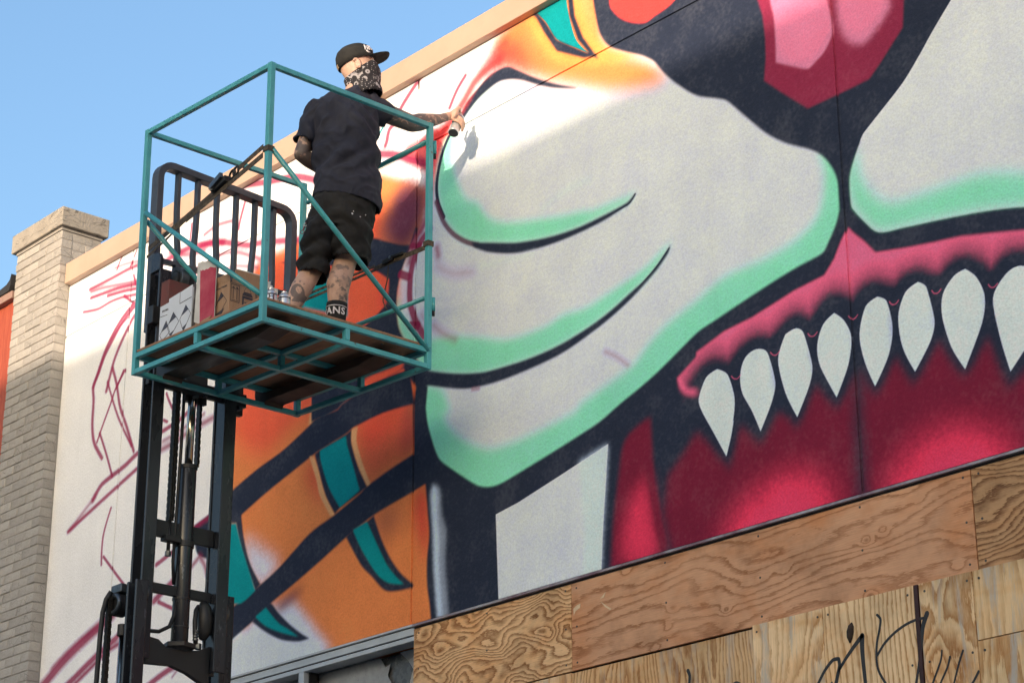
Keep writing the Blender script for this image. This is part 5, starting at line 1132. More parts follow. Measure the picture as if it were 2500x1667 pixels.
text_mesh('KROMA COLORS', .0125, M_ink, 'printed_word', bb, Matrix.Translation((-.072,-.0008,.160)) @ XZ)
# small white carton, red scrap and two cans by the corner post
sw = on_deck('small_carton', 'small white carton behind the spray cans by the corner post', 'box', -.36, .285)
MB().box((-.04,-.035,0), (.04,.045,.205)).build('carton_body', M_card, sw, bevel=0.002)
rs = on_deck('red_carton', 'carton sprayed dark red with a white torn rim, behind the small white carton', 'box', -.48, .31)
MB().box((-.05,-.05,0), (.05,.05,.262)).build('carton_body', M_redb, rs, bevel=0.002)
MB().prism([(.051,-.05,.255),(.051,.05,.25),(.051,.052,.285),(.051,.03,.278),(.051,0,.283),(.051,-.03,.276),(.051,-.05,.28)], (-.004,0,0)).build('torn_rim', M_card, rs)
M_can = plain('can_silver', (0.68,0.70,0.73), None, 5, 0.22, 0.55)
M_cap_r = plain('can_cap_red', (0.20,0.012,0.02), None, 5, 0.4)
M_capw = plain('can_cap_white', (0.6,0.6,0.6), None, 5, 0.4)
def spray_can(t, M, capm, label_col=None, r=.0325, h=.165, bands=True):
    def tr(z): return M @ V((0,0,z))
    prof = [(.0,.028),(.004,.0315),(.010,r),(h*.86,r),(h*.90,.0305),(h*.95,.024),(h,.0155)]
    o = MB().tube([tr(z) for z, _ in prof], [q for _, q in prof], 24).build('can_body', M_can, t, smooth=True)
    MB().tube([tr(.0035),tr(-.0005)], [.0275,.0265], 24).build('can_base', M_roller, t)
    MB().tube([tr(h), tr(h+.006)], .017, 20).build('valve_cup', M_can, t, smooth=False)
    MB().tube([tr(h+.006), tr(h+.022)], [.0085,.0075], 14).build('nozzle', capm, t)
    if bands:
        MB().tube([tr(h*.80), tr(h*.84)], r+.0006, 24).build('label_band', M_ink, t)
    return o
sc1 = on_deck('spray_can', 'silver spray can lettered H, next to the small white carton by the corner post', 'spray can', -.27, .250, 'spray cans')
spray_can(sc1, Matrix.Identity(4), M_capw)
b = MB()
for a in (-.30, .15):
    pass
def can_letter(t, r, pts, z0, ang0, m):
    b = MB()
    for (u0, v0), (u1, v1), w in pts:
        d = np.array((u1-u0, v1-v0)); L_ = np.linalg.norm(d); d = d/L_; q = np.array([-d[1], d[0]])*w/2
        c = [np.array((u0,v0))+q, np.array((u1,v1))+q, np.array((u1,v1))-q, np.array((u0,v0))-q]
        f = [(V(((r+.0008)*math.cos(ang0+p[0]/r), (r+.0008)*math.sin(ang0+p[0]/r), z0+p[1]))) for p in c]
        g_ = [(V(((r+.0018)*math.cos(ang0+p[0]/r), (r+.0018)*math.sin(ang0+p[0]/r), z0+p[1]))) for p in c]
        b.add(f+g_, [(0,1,2,3),(4,5,6,7),(0,1,5,4),(1,2,6,5),(2,3,7,6),(3,0,4,7)])
    return b.build('printed_letter', m, t)
can_letter(sc1, .0325, [((-.012,0),(-.012,.03),.006), ((.010,0),(.010,.03),.006), ((-.012,.015),(.010,.015),.005)], .105, -.55, M_ink)
sc2 = on_deck('spray_can', 'silver spray can with a red nozzle, beside the left leg of the man', 'spray can', -.265, .330, 'spray cans')
spray_can(sc2, Matrix.Identity(4), M_cap_r, bands=True)

# ---------------------------------------------------------------- the painter
M_shirt = plain('black_cotton', (0.027,0.030,0.048), (0.019,0.021,0.035), 7, 0.8, 0, 0.2, 200, spec=0.3)
M_short = plain('black_canvas', (0.024,0.024,0.025), (0.013,0.013,0.014), 9, 0.85, 0, 0.3, 120, spec=0.25, wear=(0.05,0.05,0.05), wear_at=0.68, wscale=16)
M_capf = plain('cap_cloth', (0.024,0.024,0.023), (0.016,0.016,0.016), 12, 0.85, 0, 0.2, 180, spec=0.25)
M_sock = plain('black_sock', (0.012,0.012,0.013), None, 30, 0.9, 0, 0.3, 200)
M_thread = plain('white_thread', (0.62,0.60,0.62), None, 30, 0.8)
M_eye = plain('eye', (0.25,0.22,0.20), None, 20, 0.3)
M_hair = plain('cropped_hair', (0.06,0.045,0.035), None, 60, 0.9)
def skin_material():
    m, nt, p = new_mat('tattooed_skin')
    a = nt.nodes.new('ShaderNodeAttribute'); a.attribute_name = 'ink'
    n = noise_(nt, coords(nt), 35, 4, 0.6)
    base = ramp(nt, n, [(0.3, (0.42,0.255,0.19)), (0.7, (0.51,0.33,0.25))])
    nt.links.new(mix(nt, a.outputs['Fac'], base, (0.040,0.044,0.054)), p.inputs['Base Color'])
    p.inputs['Roughness'].default_value = 0.55; p.inputs['Subsurface Weight'].default_value = 0.06; p.inputs['Subsurface Radius'].default_value = (0.01,0.004,0.002)
    nt.links.new(bump(nt, noise_(nt, coords(nt), 120, 3), 0.15, 0.002), p.inputs['Normal'])
    return m
M_skin = skin_material()
def bandana_material():
    m, nt, p = new_mat('paisley_bandana')
    co = coords(nt)
    d = vor(nt, co, 22, 'F1', 0.8)
    rings = ramp(nt, math_(nt, 'PINGPONG', math_(nt, 'MULTIPLY', d, 4.2), 1.0), [(0.60, 0), (0.70, 1)])
    dots = ramp(nt, vor(nt, co, 85, 'F1', 0.3), [(0.22, 1), (0.32, 0)])
    area = ramp(nt, noise_(nt, co, 13, 2), [(0.46, 0), (0.52, 1)])
    k = mix(nt, area, rings, dots)
    k = mix(nt, ramp(nt, noise_(nt, co, 9, 2, 0.5, 1.0), [(0.30, 0), (0.36, 1)]), (0,0,0), k)
    nt.links.new(mix(nt, k, (0.010,0.009,0.012), (0.28,0.265,0.28)), p.inputs['Base Color'])
    p.inputs['Roughness'].default_value = 0.85
    return m
M_band = bandana_material()

RT = V((0.6618, 0.7497, 0.0)); FW = V((-0.7497, 0.6618, 0.0)); UP = V((0,0,1))        # across his back, and straight ahead of it
def ering(c, a, b, n=28, tilt=0.0, tiltf=0.0, sq=1.0, rt=RT, fw=FW):
    """ring round the trunk: half width a (across), half depth b, tilted by 'tilt' along rt"""
    out = []; c = V(c)
    for j in range(n):
        t = 2*PI*j/n; x = math.cos(t); y = math.sin(t)
        x = math.copysign(abs(x)**sq, x); y = math.copysign(abs(y)**sq, y)
        out.append(c + rt*a*x + fw*b*y + UP*(tilt*a*x + tiltf*b*y))
    return out
man = thing('person', 'man in black cap, shirt and shorts with a paisley scarf, spraying the wall', 'person', (-8.5271, -0.9109, 5.7808))

# --- joints
NECK, CHEST, BELLY, PELV = (-8.4384, -0.8406, 7.1369), (-8.4731, -0.8648, 6.9623), (-8.4606, -0.8658, 6.6862), (-8.4686, -0.8749, 6.4679)
SHL, ELL, WRL = (-8.5666, -0.9858, 7.0324), (-8.608, -1.0629, 6.7581), (-8.6233, -0.899, 6.7154)
HDL = (-8.6593, -0.8037, 6.7536)
SHR, ELR, WRR = (-8.3954, -0.7617, 7.0618), (-8.3563, -0.5059, 7.0324), (-8.3246, -0.3339, 7.1057)
HIPL, KNL, ANL = (-8.5195, -0.9325, 6.3961), (-8.6079, -0.957, 6.1207), (-8.6207, -1.1227, 5.7836)
HIPR, KNR, ANR = (-8.4242, -0.8245, 6.4076), (-8.4881, -0.8365, 6.1513), (-8.4827, -0.8908, 5.7796)
CALL, CALR = (-8.5952, -1.0409, 5.9737), (-8.4684, -0.8927, 6.0022)
b = MB()
# trunk, neck
b.loft([ering((-8.4668, -0.8728, 6.3599), .10,.09), ering(PELV, .155,.115), ering((-8.4648, -0.8705, 6.5888), .150,.11), ering(BELLY, .150,.105), ering((-8.4615, -0.8668, 6.8334), .158,.11), ering(CHEST, .168,.11), ering((-8.4635, -0.869, 7.0444), .145,.09), ering((-8.4467, -0.8499, 7.0993), .075,.065), ering(NECK, .056,.060), ering((-8.4304, -0.8315, 7.1947), .054,.060)])
def limb(pts, rs): b.capsule(pts, rs, 16)
def mid(a, c, t): return tuple(V(a).lerp(V(c), t))
limb([mid(SHL,CHEST,.25), SHL, mid(SHL,ELL,.5), ELL], [.060,.056,.047,.040])
limb([ELL, mid(ELL,WRL,.35), mid(ELL,WRL,.8), WRL], [.040,.043,.034,.030])
limb([mid(SHR,CHEST,.25), SHR, mid(SHR,ELR,.5), ELR], [.060,.058,.053,.048])
limb([ELR, mid(ELR,WRR,.3), mid(ELR,WRR,.75), WRR], [.048,.050,.037,.029])
limb([HIPL, mid(HIPL,KNL,.5), KNL], [.085,.074,.056]); limb([KNL, CALL, mid(CALL,ANL,.6), ANL], [.054,.057,.042,.036])
limb([HIPR, mid(HIPR,KNR,.5), KNR], [.085,.076,.060]); limb([KNR, CALR, mid(CALR,ANR,.55), ANR], [.060,.064,.046,.040])
# --- head, turned to the right and a little up
HC = V((-8.4304, -0.8315, 7.2933))
th = math.radians(15)
hf = (RT*.98+FW*.18).normalized(); hs = hf.cross(UP).normalized()          # hs: his right-hand side, towards the camera
hf = (hf*math.cos(th)+UP*math.sin(th)).normalized(); hu = hs.cross(hf).normalized()
def H(x, y, z): return HC + hf*x + hs*y + hu*z                             # forward, right, up
hr = []
for z, xf, xb, w in ((-.128,.050,-.030,.030),(-.120,.072,-.045,.048),(-.095,.084,-.062,.060),(-.06,.088,-.078,.067),(-.02,.090,-.092,.071),(.015,.090,-.099,.074),(.05,.092,-.098,.075),(.085,.076,-.085,.068),(.108,.045,-.055,.045),(.118,.018,-.022,.018)):
    cxx = (xf+xb)/2; ax = (xf-xb)/2
    hr.append([H(cxx+ax*math.cos(2*PI*j/24), w*math.sin(2*PI*j/24), z) for j in range(24)])
b.loft(hr)
b.capsule([H(.086,0,.010), H(.098,0,-.020), H(.108,0,-.040)], [.010,.012,.014], 10)       # nose
b.capsule([H(.082,-.035,.028), H(.092,0,.026), H(.082,.035,.028)], [.010,.011,.010], 8)   # brow
b.capsule([H(.082,-.018,-.078), H(.088,0,-.078), H(.082,.018,-.078)], [.007,.009,.007], 8) # lips
for s in (1, -1):                                                                         # ears: rim and lobe
    c = H(-.012,.076*s,-.012)
    rim = [c + hf*(.017*math.cos(a)-.004) + hu*(.030*math.sin(a)) + hs*s*(.006+.006*math.cos(a+2.4)) for a in [(-2.2+4.6*i/9) for i in range(10)]]
    b.capsule(rim, [.0075]*10, 8)
    b.ell(c - hu*.004, (hf*.014, hs*.006, hu*.024), 12, 8)
b.loft([[HC + V(p)-HC for p in r] for r in ()] ) if False else None
b.capsule([NECK, H(-.020,0,-.080)], [.056,.055], 16)
# --- right hand round the can
CB = V((-8.3198, -0.2379, 7.0493)); CA = (UP*.84 + FW*.46 + RT*.20).normalized()      # can base and axis
CH_, CR_ = .165, .0300
hv = (V(WRR)-V(ELR)).normalized()
g0 = CB + CA*.118                                          # where the palm meets the can
back = (V(WRR)-g0); back = (back - CA*back.dot(CA)).normalized()
sd = CA.cross(back).normalized()
if sd.dot(RT) < 0: sd = -sd
def around(ang, up, rad): return CB + CA*up + (back*math.cos(ang) + sd*math.sin(ang))*rad
palm = g0 + back*(CR_+.018)
b.capsule([WRR, mid(WRR, palm, .5), palm - sd*.0], [.027,.026,.024], 14)
b.ell(palm + sd*.012, (sd*.038, CA*.044, back*.021), 16, 10)
fr_ = CR_+.0095
for k, (up_, r_, span, dz_) in enumerate(((.108,.0098,3.05,-.004), (.086,.0095,2.9,-.004), (.066,.0085,2.65,-.003))):
    A = [.42 + (span-.42)*i/6 for i in range(7)]
    P_ = [palm + sd*.040 + CA*(up_-.118+.006) + back*.004] + [around(a, up_+dz_*i, fr_+.002) for i, a in enumerate(A)]
    b.capsule(P_, [r_*1.12]+[r_*(1.05-.04*i) for i in range(7)], 10)
ixk = palm + sd*.030 + CA*.034
b.capsule([ixk - CA*.004, ixk + CA*.030 - back*.012, CB + CA*(CH_+.034) + back*.012, CB + CA*(CH_+.026) - back*.004], [.0115,.0105,.0095,.0085], 10)   # index finger on the nozzle
b.capsule([palm - sd*.026 - CA*.004, palm - sd*.046 + CA*.030 - back*.004, palm - sd*.040 + CA*.062 - back*.018, palm - sd*.034 + CA*.078 - back*.026], [.0145,.012,.0105,.009], 10)        # thumb, lying up along the can
# --- left hand, in front of the belly
lv = (V(HDL)-V(WRL)).normalized(); ls = lv.cross(UP).normalized(); lu = ls.cross(lv)
lp = V(WRL)+lv*.055
b.capsule([WRL, V(WRL)+lv*.02], [.028,.025], 12); b.ell(lp, (lv*.048, lu*.040, ls*.017), 14, 10)
for k, (o_, ln) in enumerate(((.030,.070),(.010,.078),(-.010,.072),(-.029,.058))):
    q = lp + lv*.040 + lu*o_
    b.capsule([q, q+lv*ln*.45+ls*.004, q+lv*ln*.75+ls*.016, q+lv*ln*.9+ls*.034], [.0095,.009,.0085,.0075], 8)
q = lp - lv*.01 + lu*.036
b.capsule([q, q+lv*.03+lu*.022+ls*.01, q+lv*.055+lu*.026+ls*.022], [.012,.0105,.009], 8)
# --- feet
dk_z = {}
for nm, an, d_ in (('l', ANL, (FW*.92-RT*.25)), ('r', ANR, (FW*.97+RT*.1))):
    d_ = d_.normalized(); a = V(an); lp_ = CM.inverted() @ a; sole = CM @ V((lp_.x, lp_.y, DZ)); dk_z[nm] = (a, sole, d_)
    b.capsule([a, sole+UP*.05-d_*.02], [.040,.036], 14); b.capsule([sole+UP*.040-d_*.045, sole+UP*.042+d_*.06, sole+UP*.034+d_*.15], [.034,.036,.026], 14)
body = union(b, .0042, 3)
# tattoos: ink per vertex
def ink_body(me):
    n = len(me.vertices); co = np.empty(n*3); me.vertices.foreach_get('co', co); co = co.reshape(-1, 3)
    out = np.zeros(n)
    def seg(p, a, c):
        a = np.array(a); c = np.array(c); v = c-a; t = np.clip(((p-a) @ v)/(v@v), 0, 1); return np.linalg.norm(p-a-t[:,None]*v, axis=1), t
    rt = np.array(RT); fwv = np.array(FW)
    def nz(p, s, o=0): return np.array([noise.fractal(V((q[0]*s+o, q[1]*s, q[2]*s)), 0.7, 2.0, 4) for q in p])
    arms = [(SHL,ELL,.075,0), (ELL,WRL,.06,0), (SHR,ELR,.075,1), (ELR,WRR,.06,1)]
    for a, c, rad, kind in arms:
        d, t = seg(co, a, c); k = np.where(d < rad)[0]
        if not len(k): continue
        p = co[k]; u = (p - np.array(a)) @ rt; w = p[:,2]-a[2]
        if kind == 0:
            v = np.clip((nz(p, 16)+.18)*3.2, 0, .80)
        else:
            q = nz(p, 9, 3.0)
            s = np.abs(np.sin(np.arctan2((w*28+q*2), (u*28+q*1.2) % 1.6-.8)*1 + np.hypot((u*26) % 1.7-.85, w*26)*3.4 + q*2.5))
            v = np.where(s < .26, .38, .90)*np.clip((nz(p, 12, 7)+.9)*2.0, .65, 1)  # dense tattoo ink, made heavier to put the arm's shade into its colour
            if a is ELR: v *= np.clip(1.35-.5*t[k], .5, 1)
        out[k] = np.maximum(out[k], v)
    # calves: a portrait in a dark hood on the left, three dark clusters on the right
    def plane(k, c): p = co[k]-np.array(c); return p @ rt, p[:,2]
    ref = np.array((-8.6152, -1.0409, 5.938)); k = np.where(np.linalg.norm(co-ref, axis=1) < .13)[0]; x, z = plane(k, ref)
    facing = (co[k]-np.array(mid(CALL,ANL,.5))) @ fwv < .012
    x2 = x*.93+z*.35; z2 = z*.93-x*.35
    hood = ((x2/.036)**2 + (z2/.047)**2 < 1); face = (((x2-.010)/.015)**2 + ((z2-.006)/.021)**2 < 1); low = ((x2/.045)**2+((z2+.04)/.016)**2 < 1)
    rays = (np.hypot(x2/.036, z2/.047) > 1.25) & (np.hypot(x2/.036, z2/.047) < 1.55) & (np.sin(np.arctan2(z2, x2)*14) > .5) & (z2 > .01)
    v = np.where((hood & ~face) | low, .78, 0.0); v = np.where(rays, .6, v); v = np.where(face & (np.abs(np.sin(x2*260)*np.sin(z2*230)) > .72), .5, v)
    out[k] = np.maximum(out[k], np.where(facing, v, 0))
    for c, rx, rz, dn in (((-8.4708, -0.8773, 6.0847),.046,.020,.62),((-8.4985, -0.9087, 6.0308),.020,.040,.66),((-8.4609, -0.8661, 6.0072),.040,.040,.5),((-8.5033, -0.9141, 5.9794),.022,.016,.72),((-8.4625, -0.8679, 5.9278),.030,.036,.8),((-8.4781, -0.8855, 6.0049),.012,.012,.8)):
        c = np.array(c); k = np.where(np.linalg.norm(co-c, axis=1) < .14)[0]
        if not len(k): continue
        x, z = plane(k, c); f = (co[k]-np.array(mid(CALR,ANR,.5))) @ fwv < .012
        e = (x/rx)**2 + (z/rz)**2; q = nz(co[k], 30, 1)
        out[k] = np.maximum(out[k], np.where(f & (e < 1+q*.5), dn*np.clip(.55+q*1.8, .15, 1), 0))
    at_ = me.attributes.new('ink', 'FLOAT', 'POINT'); at_.data.foreach_set('value', out.astype(np.float32))
ink_body(body)
bo = link('body', body, M_skin, man)
MB().ell(H(.080,.030,.012), (hf*.010, hs*.012, hu*.010), 12, 8).build('eye', M_eye, man, smooth=True)
MB().ell(H(.080,-.030,.012), (hf*.010, hs*.012, hu*.010), 12, 8).build('eye', M_eye, man, smooth=True)

# --- clothes
def wrinkle(me, fn, keep=None):
    bm = bmesh.new(); bm.from_mesh(me)
    bm.normal_update()
    mv = [(v, v.normal*fn(v.co)) for v in bm.verts]
    for v, d in mv: v.co += d
    if keep is not None:
        dead = [f for f in bm.faces if keep(f.calc_center_median(), f.normal)]
        bmesh.ops.delete(bm, geom=dead, context='FACES')
    bm.to_mesh(me); bm.free(); me.update()
    me.polygons.foreach_set('use_smooth', [True]*len(me.polygons))
b = MB()
SR = [((-8.434, -0.8356, 7.1419), 0.0515), ((-8.4432, -0.846, 7.1143), 0.0905), ((-8.4582, -0.863, 7.0818), 0.1384), ((-8.4693, -0.8756, 7.0369), 0.1695), ((-8.4687, -0.8749, 6.9572), 0.1813), ((-8.4615, -0.8668, 6.8334), 0.1751), ((-8.4581, -0.8629, 6.7106), 0.1722), ((-8.458, -0.8628, 6.6131), 0.1739), ((-8.4579, -0.8627, 6.521), 0.1756), ((-8.4578, -0.8625, 6.4679), 0.1786)]
dep = [.066,.085,.105,.120,.135,.138,.135,.137,.143,.145]; tl = [.1,0,-.05,-.05,0,0,0,-.02,-.12,-.20]
b.loft([ering(c, a, d, 32, t_, sq=.92) for (c, a), d, t_ in zip(SR, dep, tl)])
SLE = (-8.6027, -1.0343, 6.8342); SRE = (-8.3747, -0.6551, 7.0347)
b.tube([mid(SHL,CHEST,.22), SHL, mid(SHL,SLE,.5), SLE], [.075,.074,.070,.068], 20)
b.tube([mid(SHR,CHEST,.3), mid(SHR,CHEST,-.05), mid(SHR,SRE,.6), SRE], [.080,.072,.064,.060], 20)
sh = union(b, .0075, 7)
SZ = V(CHEST).z
def fold(p):
    x = (p-V(CHEST)).dot(RT); z = p.z-SZ; y = (p-V(CHEST)).dot(FW)
    d = 0
    w = math.exp(-((z+.27)/.09)**2)
    d += w*.012*math.sin(z*48 - x*42 + 2.0*noise.noise(V((x*6,y*6,z*6))))
    w2 = math.exp(-((z+.10)/.13)**2)
    d += w2*.011*math.sin(x*44 + z*26 + 3*noise.noise(V((x*5,y*4,z*4+9))))
    w3 = math.exp(-((x-.11)/.07)**2)*math.exp(-((z+.02)/.12)**2)
    d += w3*.012*math.sin(z*70+x*70)
    d += .013*noise.noise(V((x*9,y*9,z*7))) + .006*noise.noise(V((x*24,y*24,z*20)))
    r1 = 1-abs(noise.noise(V((x*7+z*5, y*4, z*9-x*6))))*2.2; r2 = 1-abs(noise.noise(V((x*13-z*6+5, y*8, z*12+x*5))))*2.2
    d += .009*max(0, r1)**3 + .0055*max(0, r2)**3
    return d
HEM = V(SR[-1][0]); SDL = (V(SLE)-V(SHL)).normalized(); SDR = (V(SRE)-V(SHR)).normalized()
def cut(c, n_):
    x = (c-HEM).dot(RT)
    if n_.z < -.6 and c.z < HEM.z - x*.20 + .012 and abs((c-HEM).dot(RT)) < .20: return True
    if (c-V(SLE)).dot(SDL) > -.008 and n_.dot(SDL) > .7 and (c-V(SLE)).length < .09: return True
    if (c-V(SRE)).dot(SDR) > -.008 and n_.dot(SDR) > .7 and (c-V(SRE)).length < .09: return True
    return False
wrinkle(sh, fold, cut)
so = link('t_shirt', sh, M_shirt, man); sm = so.modifiers.new('thick', 'SOLIDIFY'); sm.thickness = .0025; sm.offset = 1
# shorts
b = MB()
KR = [((-8.4615, -0.8667, 6.5597), 0.1494), ((-8.4632, -0.8687, 6.492), 0.1579), ((-8.4693, -0.8756, 6.4198), 0.1684), ((-8.4768, -0.8841, 6.3527), 0.1725), ((-8.4803, -0.8881, 6.305), 0.1744)]
b.loft([ering(c, a, d, 32, -.06, sq=.9) for (c, a), d in zip(KR, (.125,.135,.138,.13,.118))])
for rr, dd_, tt in (([((-8.542, -0.9579, 6.3603), 0.0786), ((-8.5476, -0.9643, 6.2768), 0.0806), ((-8.5743, -0.9643, 6.1906), 0.0729), ((-8.5935, -0.9634, 6.1143), 0.0728), ((-8.6035, -0.9597, 6.069), 0.0727)], (.118,.114,.108,.104,.102), -.18), ([((-8.4293, -0.8303, 6.3596), 0.1004), ((-8.4352, -0.8369, 6.2761), 0.1024), ((-8.4519, -0.8332, 6.2115), 0.1001), ((-8.4612, -0.8287, 6.1637), 0.0946), ((-8.4649, -0.8253, 6.1446), 0.0924)], (.118,.116,.112,.110,.110), -.08)):
    b.loft([ering(c, a, d, 28, tt*i/4, sq=.92) for i, ((c, a), d) in enumerate(zip(rr, dd_))])
    if tt == -.18: LH = rr[-1]
    else: RH = rr[-1]
sk_ = union(b, .0075, 6)
def fold2(p):
    x = (p-V(PELV)).dot(RT); z = p.z-V(PELV).z; y = (p-V(PELV)).dot(FW)
    d = .009*noise.noise(V((x*8,y*8,z*8+4))) + .004*noise.noise(V((x*22,y*22,z*22)))
    d += math.exp(-((z+.13)/.07)**2)*.009*math.sin(z*60+x*38*(1 if x > 0 else -1)+2*noise.noise(V((x*6,y*6,z*6))))
    d += math.exp(-((z+.30)/.10)**2)*(1 if x < 0 else .3)*.013*math.sin(z*72 - x*30)
    r1 = 1-abs(noise.noise(V((x*8+z*4+3, y*5, z*8-x*5))))*2.2; r2 = 1-abs(noise.noise(V((x*15, y*9, z*13+x*6))))*2.2
    d += .008*max(0, r1)**3 + .005*max(0, r2)**3
    return d
def cut2(c, n_):
    for (hc, ha), tt in ((LH,-.18), (RH,-.08)):
        hc = V(hc); x = (c-hc).dot(RT)
        if abs(x) < ha*1.3 and n_.z < -.55 and c.z < hc.z + tt*x + .015: return True
    return False
wrinkle(sk_, fold2, cut2)
ko = link('shorts', sk_, M_short, man); sm = ko.modifiers.new('thick', 'SOLIDIFY'); sm.thickness = .003; sm.offset = 1
# back pocket and a few paint flecks
def on_back(px, name, m, w_, h_, rot=0.0, off=.006):
    c = V(px); dg = bpy.context.evaluated_depsgraph_get()
    o = c - FW*.5
    hit = ko.evaluated_get(dg).ray_cast(o, FW)
    if not hit[0]: return
    p, n_ = hit[1], hit[2]; u = n_.cross(UP).normalized(); v = u.cross(n_)
    u2 = u*math.cos(rot)+v*math.sin(rot); v2 = v*math.cos(rot)-u*math.sin(rot)
    r = [p+n_*.003+u2*w_*math.cos(a)*(.8+.3*random.random())+v2*h_*math.sin(a)*(.8+.3*random.random()) for a in [2*PI*i/8 for i in range(8)]]
    MB().prism(r, n_*.0012).build(name, m, ko)
bpy.context.view_layer.update()
for px, w_ in (((-8.4171, -0.8164, 6.5087),.006), ((-8.4291, -0.8301, 6.3501),.005), ((-8.403, -0.8005, 6.3452),.004), ((-8.4265, -0.8271, 6.3692),.003), ((-8.3845, -0.7796, 6.3642),.003)):
    on_back(px, 'paint_fleck', M_thread, w_, w_*1.3)
# socks and shoes
for nm, (a, sole, d_) in dk_z.items():
    top = (-8.6181, -1.0895, 5.8238) if nm == 'l' else (-8.4812, -0.889, 5.8954)
    tp = V(top); r = .054 if nm == 'r' else .046
    b = MB(); n_ = 8
    pts = [tp.lerp(a, i/n_) for i in range(n_+1)] + [sole+UP*.05-d_*.02]
    so_ = b.tube(pts, [r*1.03, r*1.03] + [r*(1.0-.015*i) for i in range(n_-1)] + [.047], 28).build('sock', M_sock, man, smooth=True)
    so_.data.name = 'sock'
    b = MB(); rings = []
    for s_, hw, hh in ((-.078,.026,.045),(-.06,.040,.075),(-.01,.046,.085),(.04,.049,.072),(.09,.052,.056),(.14,.049,.045),(.175,.034,.036),(.19,.014,.022)):
        c = sole + d_*s_; q = d_.cross(UP)
        rings.append([c + q*hw*math.cos(2*PI*j/16)*(1.0) + UP*max(.004, .004+hh*.5+hh*.5*math.sin(2*PI*j/16)) for j in range(16)])
    b.loft(rings).build('shoe', M_sock, man, smooth=True)
    if nm == 'r':
        # white knitted lettering and stripe round the cuff, read from behind
        axis = (a-tp).normalized(); f0 = (-FW*.97-RT*.12); f0 = (f0-axis*f0.dot(axis)).normalized(); s0 = (-axis).cross(f0).normalized()
        if s0.dot(RT) < 0: s0 = -s0
        def wrap(u, v, off):
            ang = u/(r+.002); return tp + axis*v + (f0*math.cos(ang)+s0*math.sin(ang))*(r*1.03+off)
        bl_ = MB(); N_ = 16
        ring_pts = [wrap(-.075+.15*i/N_, .0275, .0006) for i in range(N_+1)]
        bl_.tube(ring_pts, .0026, 6).build('sock_stripe', M_thread, so_)
        cu = bpy.data.curves.new('txt', 'FONT'); cu.body = 'VANS'; cu.size = .054; cu.space_character = 1.12; cu.align_x = 'CENTER'; cu.align_y = 'CENTER'; cu.offset = .0016; cu.resolution_u = 3
        o = bpy.data.objects.new('txt', cu); C.objects.link(o); bpy.context.view_layer.update(); me = eval_mesh(o); bpy.data.objects.remove(o)
        for v in me.vertices:
            u, w_ = v.co.x-.012, .058-v.co.y
            v.co = wrap(u, w_, .0015)
        me.name = 'sock_lettering'
        link('sock_lettering', me, M_thread, so_)
# scarf over mouth and neck
b = MB(); rings = []
for z, xf, xb, w in ((.006,.098,.060,.050),(-.004,.106,.020,.070),(-.018,.112,-.030,.078),(-.040,.117,-.082,.079),(-.065,.113,-.092,.077),(-.095,.106,-.090,.077),(-.125,.099,-.086,.080),(-.155,.097,-.082,.088),(-.185,.092,-.080,.096)):
    cxx = (xf+xb)/2; ax = (xf-xb)/2; n = 40; R_ = []
    for j in range(n):
        t_ = 2*PI*j/n; wv = 1+.035*math.sin(5*t_+z*70)*min(1, max(0, (-z-.03)*12))
        back_drop = -.020*max(0, -math.cos(t_)) if z > -.05 else 0
        R_.append(H(cxx+ax*math.cos(t_)*wv, w*math.sin(t_)*wv, z+back_drop))
    rings.append(R_)
sc = b.loft(rings, (False, False)).build('scarf', M_band, man, smooth=True); q = sc.modifiers.new('thick', 'SOLIDIFY'); q.thickness = .003; q.offset = 1
# cap: crown, band, brim, strap, front patch
ct = math.radians(4)
def K(x, y, z):                                            # cap frame, tipped a little further back than the head
    return H(x*math.cos(ct)-z*math.sin(ct), y, z*math.cos(ct)+x*math.sin(ct)+.020)
b = MB(); rings = []
for z, xf, xb, w, sq in ((.004,.104,-.106,.083,1),(.030,.106,-.107,.084,.95),(.060,.104,-.101,.080,.95),(.085,.092,-.086,.068,1),(.102,.070,-.062,.050,1),(.110,.038,-.034,.028,1),(.1125,.004,-.004,.003,1)):
    cxx = (xf+xb)/2; ax = (xf-xb)/2
    rings.append([K(cxx+ax*math.copysign(abs(math.cos(t_))**sq, math.cos(t_)), w*math.sin(t_), z + (-.012*max(0,-math.cos(t_)) if z < .02 else 0)) for t_ in [2*PI*j/32 for j in range(32)]])
cp_ = b.loft(rings, (False, True)).build('cap', M_capf, man, smooth=True); q = cp_.modifiers.new('thick', 'SOLIDIFY'); q.thickness = .003; q.offset = 1
b = MB(); rows = []
for i in range(7):
    s_ = i/6
    rows.append([(K(.060 + s_*.094*math.sqrt(max(0, 1-(y/.092)**4)) + .040*math.sqrt(max(0,1-(y/.084)**2)) - .0, y*(1-.10*s_), .008 + .004*s_ - .9*y*y)) for y in [-.080+.160*j/12 for j in range(13)]])
vs_ = [p for r_ in rows for p in r_]; fs_ = [(i*13+j, i*13+j+1, (i+1)*13+j+1, (i+1)*13+j) for i in range(6) for j in range(12)]
bm_ = b.add(vs_, fs_).build('brim', M_capf, cp_, smooth=True); q = bm_.modifiers.new('thick', 'SOLIDIFY'); q.thickness = .004; q.offset = 1
MB().ell(K(0,0,.113), (hf*.007, hs*.007, hu*.004), 10, 6).build('cap_button', M_capf, cp_, smooth=True)
MB().prism([K(-.1085,-.004,-.012), K(-.1085,.026,-.010), K(-.110,.026,.012), K(-.1105,-.004,.012)], hf*-.003).build('cap_strap', plain('tan_leather', (0.30,0.20,0.10), None, 20, 0.6), cp_)
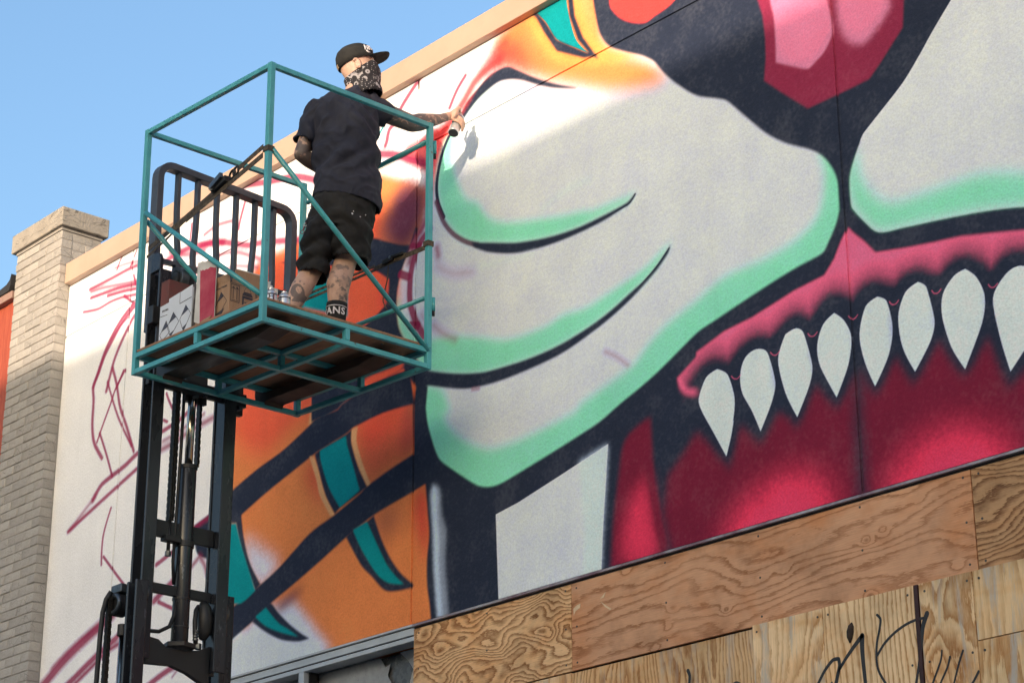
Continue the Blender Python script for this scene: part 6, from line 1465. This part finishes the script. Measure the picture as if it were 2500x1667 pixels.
def crown_pt(ang, z, off=.005):
    zs = (.004,.030,.060,.085,.102); xf = (.104,.106,.104,.092,.070); xb = (-.106,-.107,-.101,-.086,-.062); ww = (.083,.084,.080,.068,.050)
    f_ = np.interp(z, zs, xf); g_ = np.interp(z, zs, xb); w = np.interp(z, zs, ww)
    ang = ang+.30; return K((f_+g_)/2+((f_-g_)/2+off)*math.cos(ang), (w+off)*math.sin(ang), z)
b = MB()
def crown_stroke(pts, w_):
    b.tube([crown_pt(a_, z_, .0035) for a_, z_ in pts], w_, 6)
# white embroidered emblem on the front of the crown: an arched row of letters over a short tail
for st_ in ([(.75,.040),(.70,.062),(.66,.074)], [(.75,.058),(.55,.064)], [(.58,.040),(.54,.066)], [(.50,.042),(.36,.050)], [(.52,.066),(.34,.072)], [(.44,.048),(.40,.070)], [(.30,.044),(.22,.074)], [(.18,.050),(.04,.052)], [(.16,.074),(.0,.076)], [(.72,.036),(.60,.026),(.48,.022)], [(.0,.050),(-.1,.07)], [(-.16,.05),(-.2,.074)], [(-.3,.05),(-.34,.07)], [(-.42,.06),(-.58,.062)]):
    crown_stroke(st_, .0046)
b.build('embroidered_emblem', M_thread, cp_, smooth=True)

# the can in his hand
hc = thing('spray_can', 'spray can held up to the wall in the right hand of the man', 'spray can', tuple(CB), 'spray cans')
zq = CA.to_track_quat('Z', 'Y').to_matrix().to_4x4()
spray_can(hc, Matrix.Translation(CB) @ zq, M_capw, r=CR_, h=CH_, bands=False)
MB().tube([CB+CA*.06, CB+CA*.14], CR_+.0006, 24).build('can_label', plain('can_label_blue', (0.10,0.17,0.24), (0.05,0.07,0.10), 20, 0.4), hc)

# key chain swinging from his belt
kc = thing('key_chain', 'silver and red link chain swinging from the left hip of the man', 'chain', (-8.5614, -1.0102, 6.4785))
b = MB(); b2 = MB()
kp = smooth_pts([(-8.5462, -1.0081, 6.4834)[0:3:2], (-8.5487, -1.0335, 6.4165)[0:3:2], (-8.5578, -1.0514, 6.357)[0:3:2], (-8.5669, -1.0617, 6.3118)[0:3:2], (-8.5759, -1.0719, 6.262)[0:3:2]], False)
K0, K1 = V((-8.5462, -1.0081, 6.4834)), V((-8.5759, -1.0719, 6.262))
L_ = len(kp); step = 1
pts3 = [V((x, K0.y+(K1.y-K0.y)*i/(L_-1), z)) for i, (x, z) in enumerate(kp)]
acc = [pts3[0]]
for p in pts3[1:]:
    if (p-acc[-1]).length > .016: acc.append(p)
for i in range(len(acc)-1):
    c = (acc[i]+acc[i+1])/2; d = (acc[i+1]-acc[i]).normalized(); s_ = d.orthogonal().normalized() if i % 2 else d.cross(d.orthogonal()).normalized()
    (b2 if i > len(acc)*.72 or i % 4 == 2 else b).torus(c, d, s_, .0085, .0028, 12, 6)
b.build('chain_link', plain('chrome_chain', (0.6,0.58,0.55), None, 20, 0.2, 0.9), kc, smooth=True)
b2.build('chain_link', plain('red_cord', (0.22,0.02,0.06), (0.30,0.25,0.25), 60, 0.6), kc, smooth=True)
clear_flags()
